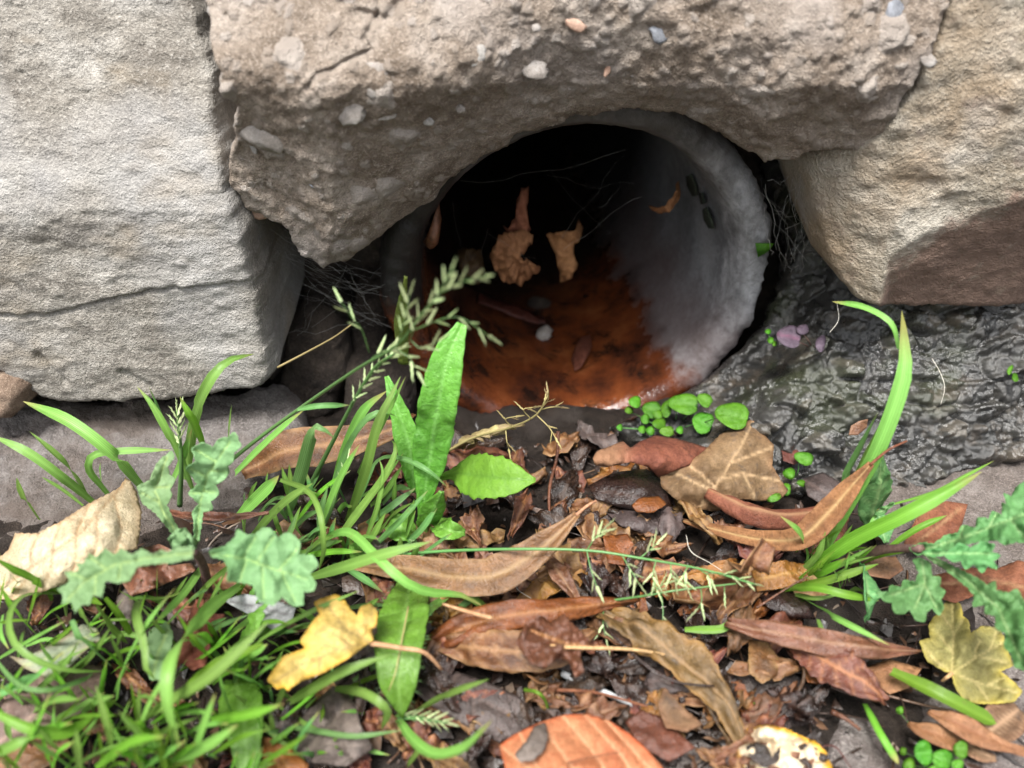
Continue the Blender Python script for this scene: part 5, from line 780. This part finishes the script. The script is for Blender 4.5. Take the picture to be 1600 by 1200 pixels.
onfloor([(748, 460), (780, 478), (820, 490), (850, 500), (852, 508), (810, 504), (770, 490), (748, 476)], k_redl, 'wet_leaf', 'long wet brown leaf lying across the pipe floor', 'leaf', bow=.003)
pebble(850, 527, 11, 15, .3, m_pale, None, lambda x, y: (np.array([floorp(x[0], y[0])]), np.array([0, -.6, .8])), .6, 'pebble', -.1, .4); bpy.data.objects[-1] if False else None
for o in list(COL.objects):
    if o.name.startswith('pebble') and o.parent is None: props(o, label='white pebble on the rusty floor of the pipe', cat='pebble')
pb = pebble(842, 478, 20, 16, 0, m_rub, None, lambda x, y: (np.array([floorp(x[0], y[0])]), np.array([0, -.6, .8])), .4, 'pebble', .0, .3); props(pb, label='dull grey-green flat pebble further in on the pipe floor', cat='pebble')
# green leaf tip and algae marks on the rim
m_alg = leafmat('algae', (.02, .028, .018), (.045, .055, .035), rough=.8, transl=0)
def onwall(outline, mat, name, label, cat, lift=.0006):
    V2, F, bd = cdt(np.asarray(outline, float), 3); P = np.array([floorp(*v) for v in V2]); inw = nrm(-((P-PC)-np.outer((P-PC)@AX, AX))); return props(mk(name, P+inw*lift, [f[::-1] for f in F], mat, at=P.mean(0), attrs=dict(vein=V2[:, 0]*0, edge=V2[:, 0]*0), solid=.0003), label=label, cat=cat)
for O, lb in (([(1076, 274), (1084, 270), (1092, 288), (1094, 304), (1086, 306), (1078, 290)], 'dark green algae patch highest on the right pipe wall'), ([(1102, 326), (1108, 322), (1116, 340), (1120, 356), (1112, 356), (1104, 342)], 'dark green algae patch lowest on the right pipe wall'), ([(1096, 300), (1102, 300), (1106, 316), (1100, 318)], 'small algae patch between the two larger ones on the pipe wall')): onwall(O, m_alg, 'algae_patch', lb, 'algae', .0009)
props(mk('leaf_tip', *(lambda v: (v[0], v[1]))((pz(np.array([1180, 1196, 1210, 1196, 1184.]), np.array([380, 378, 380, 392, 402.]), -.003)-np.outer([0, .001, 0, .001, 0], AX), [(4, 3, 2, 1, 0)])), m_seed, attrs=dict(vein=[0]*5, edge=[0]*5), solid=.0003), label='bright green leaf tip on the pale right rim of the pipe', cat='leaf')
# ------------------------------------------------------------------ cobwebs
m_web = leafmat('spider_silk', (.30, .29, .27), (.42, .41, .39), transl=.2, rough=.5)
def cobweb(label, anchors, n, y0, y1, r=.00007, seed=1):
    R = np.random.default_rng(seed); ps = []
    for k in range(n):
        i, j = R.choice(len(anchors), 2, replace=False); a = np.array(anchors[i])+R.normal(size=2)*9; b = np.array(anchors[j])+R.normal(size=2)*9; ya, yb = R.uniform(y0, y1, 2)
        A = Yp(np.array([a[0]]), np.array([a[1]]), np.array([ya]))[0]; B = Yp(np.array([b[0]]), np.array([b[1]]), np.array([yb]))[0]; t = np.linspace(0, 1, 9)[:, None]; Q = A+(B-A)*t+np.array([0, 0, -1])*(t*(1-t))*R.uniform(0, .012)+np.cumsum(R.normal(size=(9, 3)), 0)*.0007
        ps.append(tube(Q, R.uniform(.5, 1.3)*r, 3, False))
    V, F = joinm(ps); return props(mk('cobweb', V, F, m_web), label=label, cat='cobweb')
cobweb('grey cobweb in the dark gap left of the pipe', [(400, 350), (450, 400), (480, 440), (540, 430), (500, 470), (460, 520), (560, 450), (600, 440), (420, 430), (520, 410), (590, 500)], 44, -.002, .02, .00004, seed=3)
cobweb('cobweb strands hanging in the dark top of the pipe', [(720, 300), (760, 360), (800, 330), (860, 250), (990, 220), (960, 300), (940, 350), (880, 370), (740, 420), (1000, 300), (830, 400), (980, 250)], 9, .016, .05, .00002, seed=5)
cobweb('cobweb strands in the gap right of the pipe', [(1205, 330), (1230, 290), (1250, 270), (1265, 340), (1280, 390), (1215, 400), (1240, 420), (1190, 300), (1270, 300)], 22, -.003, .016, .00005, seed=8)
# ------------------------------------------------------------------ leaf litter too fine to count
R = np.random.default_rng(11); PV, PF, TN = [], [], []; off = 0
for k in range(1700):
    if R.random() < .16: px, py = R.uniform(560, 1180), R.uniform(655, 800)
    else: px, py = R.uniform(-60, 1660), R.uniform(760, 1260)
    if px < 460 and py < 880-px*.25: continue
    if px > 1360 and py < 960 and R.random() < .8: continue
    if px > 1280 and py > 1080 and R.random() < .75: continue
    p = Zp(np.array([px]), np.array([py]), np.array([-.002]))[0]; z = float(gz(p[0], p[1]))+R.uniform(.0006, .0055); s = R.choice([.0009, .0017, .0028, .004], p=[.5, .3, .15, .05])*R.uniform(.7, 1.3)
    m = R.integers(5, 9); a = np.sort(R.uniform(0, 2*np.pi, m)); rr = s*R.uniform(.55, 1.25, m); el = R.uniform(.35, 1); rot = R.uniform(0, 6.28)
    X = rr*np.cos(a); Y = rr*np.sin(a)*el; cu = R.normal(0, 40); Zl = cu*X*X+R.normal(0, .1*s, m); c, s_ = math.cos(rot), math.sin(rot); tx, ty = R.normal(0, .4, 2)
    V = np.stack([p[0]+X*c-Y*s_, p[1]+X*s_+Y*c, z+Zl+tx*X+ty*Y], -1); V = np.vstack([V, [[p[0], p[1], z+.0004]]]); PV.append(V); PF += [(off+i, off+(i+1) % m, off+m) for i in range(m)]; off += m+1; TN += [R.random()]*(m+1)
for k in range(260):
    px, py = R.uniform(-40, 1640), R.uniform(700, 1240)
    if px < 460 and py < 880-px*.25: continue
    p = Zp(np.array([px]), np.array([py]), np.array([0.]))[0]; L = R.uniform(.004, .018); a = R.uniform(0, 6.28); d = np.array([math.cos(a), math.sin(a), R.normal(0, .12)]); t = np.linspace(-.5, .5, 6)[:, None]
    Q = np.array([p[0], p[1], float(gz(p[0], p[1]))+R.uniform(.002, .006)])+d*L*t+R.normal(size=3)*L*.25*(t*t); V, F = tube(Q, R.uniform(.00012, .00035), 4); PV.append(V); PF += [tuple(i+off for i in f) for f in F]; off += len(V); TN += [R.random()]*len(V)
q = NT('leaf_litter'); tn = q.attr('tint'); col = q.ramp(tn, [(0, (.010, .007, .005)), (.5, (.025, .014, .010)), (.75, (.055, .028, .017)), (.88, (.12, .058, .03)), (.96, (.2, .12, .07)), (1, (.28, .24, .2))]); col = q.mix(q.noise(300, 4, .6), col, q.mix(.5, col, (.02, .013, .01)))
m_lit = q.fin(col, q.ma('ADD', q.ma('MULTIPLY', q.noise(150, 3), .5), .15), q.bump(q.noise(900, 3), .5, .0005), .5, .05)
mk('leaf_litter', np.vstack(PV), PF, m_lit, at=np.zeros(3), attrs=dict(tint=TN), kind='stuff', label='dark wet bits of leaf and twig covering the soil', cat='litter')
# ------------------------------------------------------------------ medium leaves of the litter
R = random.Random(21); mats = [k_dark, k_dark, k_dark, k_brn, k_brn, k_brn, k_purple, k_redl, k_redl, k_redl, k_amb, k_brnl, k_decay, k_dark]; k = 0
while k < 270:
    px, py = (R.uniform(-40, 1480), R.uniform(675, 1240)) if k % 5 < 2 else (R.uniform(600, 1290), R.uniform(690, 1230))
    if px < 470 and py < 920-px*.25: continue
    if (px > 1290 and (py < 960 or py > 1060)) or (px > 1150 and py < 800) or (py < 760 and not 600 < px < 1150): continue
    a = R.uniform(0, 6.28); L = R.uniform(26, 70); h = R.uniform(0, 5)-(6 if py < 780 else 0); c, s_ = math.cos(a), math.sin(a)*.75
    o = pleaf(FN, [(px-L*c, py-L*s_, h), (px+R.uniform(-8, 8), py+R.uniform(-8, 8), h+R.uniform(1, 5)), (px+L*c, py+L*s_, h+R.uniform(-1, 2))], [6, R.uniform(18, 38), (wm := R.uniform(24, 54)), R.uniform(14, 34), 4], R.choice(mats), n=18, m=8, wav=3.4, rag=.3, nv=6, fold=R.uniform(-.5, .5), N0=(R.uniform(-.4, .4), R.uniform(-.5, .1), .85))
    cw = {k_dark: 'black', k_brn: 'chestnut-brown', k_purple: 'purple-grey', k_grey: 'dull grey', k_redl: 'dark red', k_amb: 'amber', k_brnl: 'light brown', k_decay: 'mottled brown'}[o.data.materials[0]]
    zw = 'in front of the pipe' if py < 800 and px > 540 else 'at the foot of the left grass' if px < 480 and py < 980 else 'in the bottom left grass' if px < 400 else 'around the drooping hairy leaf' if px < 700 else 'under the thin flowering grass stem' if py < 930 else 'around the orange-pink leaf' if px < 1000 and py > 1050 else 'around the amber-brown leaf' if px < 1000 else 'around the decayed leaf and yellow leaf' if px < 1200 else 'below the right grass tuft'
    props(o, label='%s %s wet %s leaf half buried %s' % ('small' if L < 40 else 'middling' if L < 55 else 'longish', 'narrow' if wm < 34 else 'broad' if wm > 44 else 'oval', cw, zw), cat='leaf', group='wet leaves buried in the litter'); k += 1
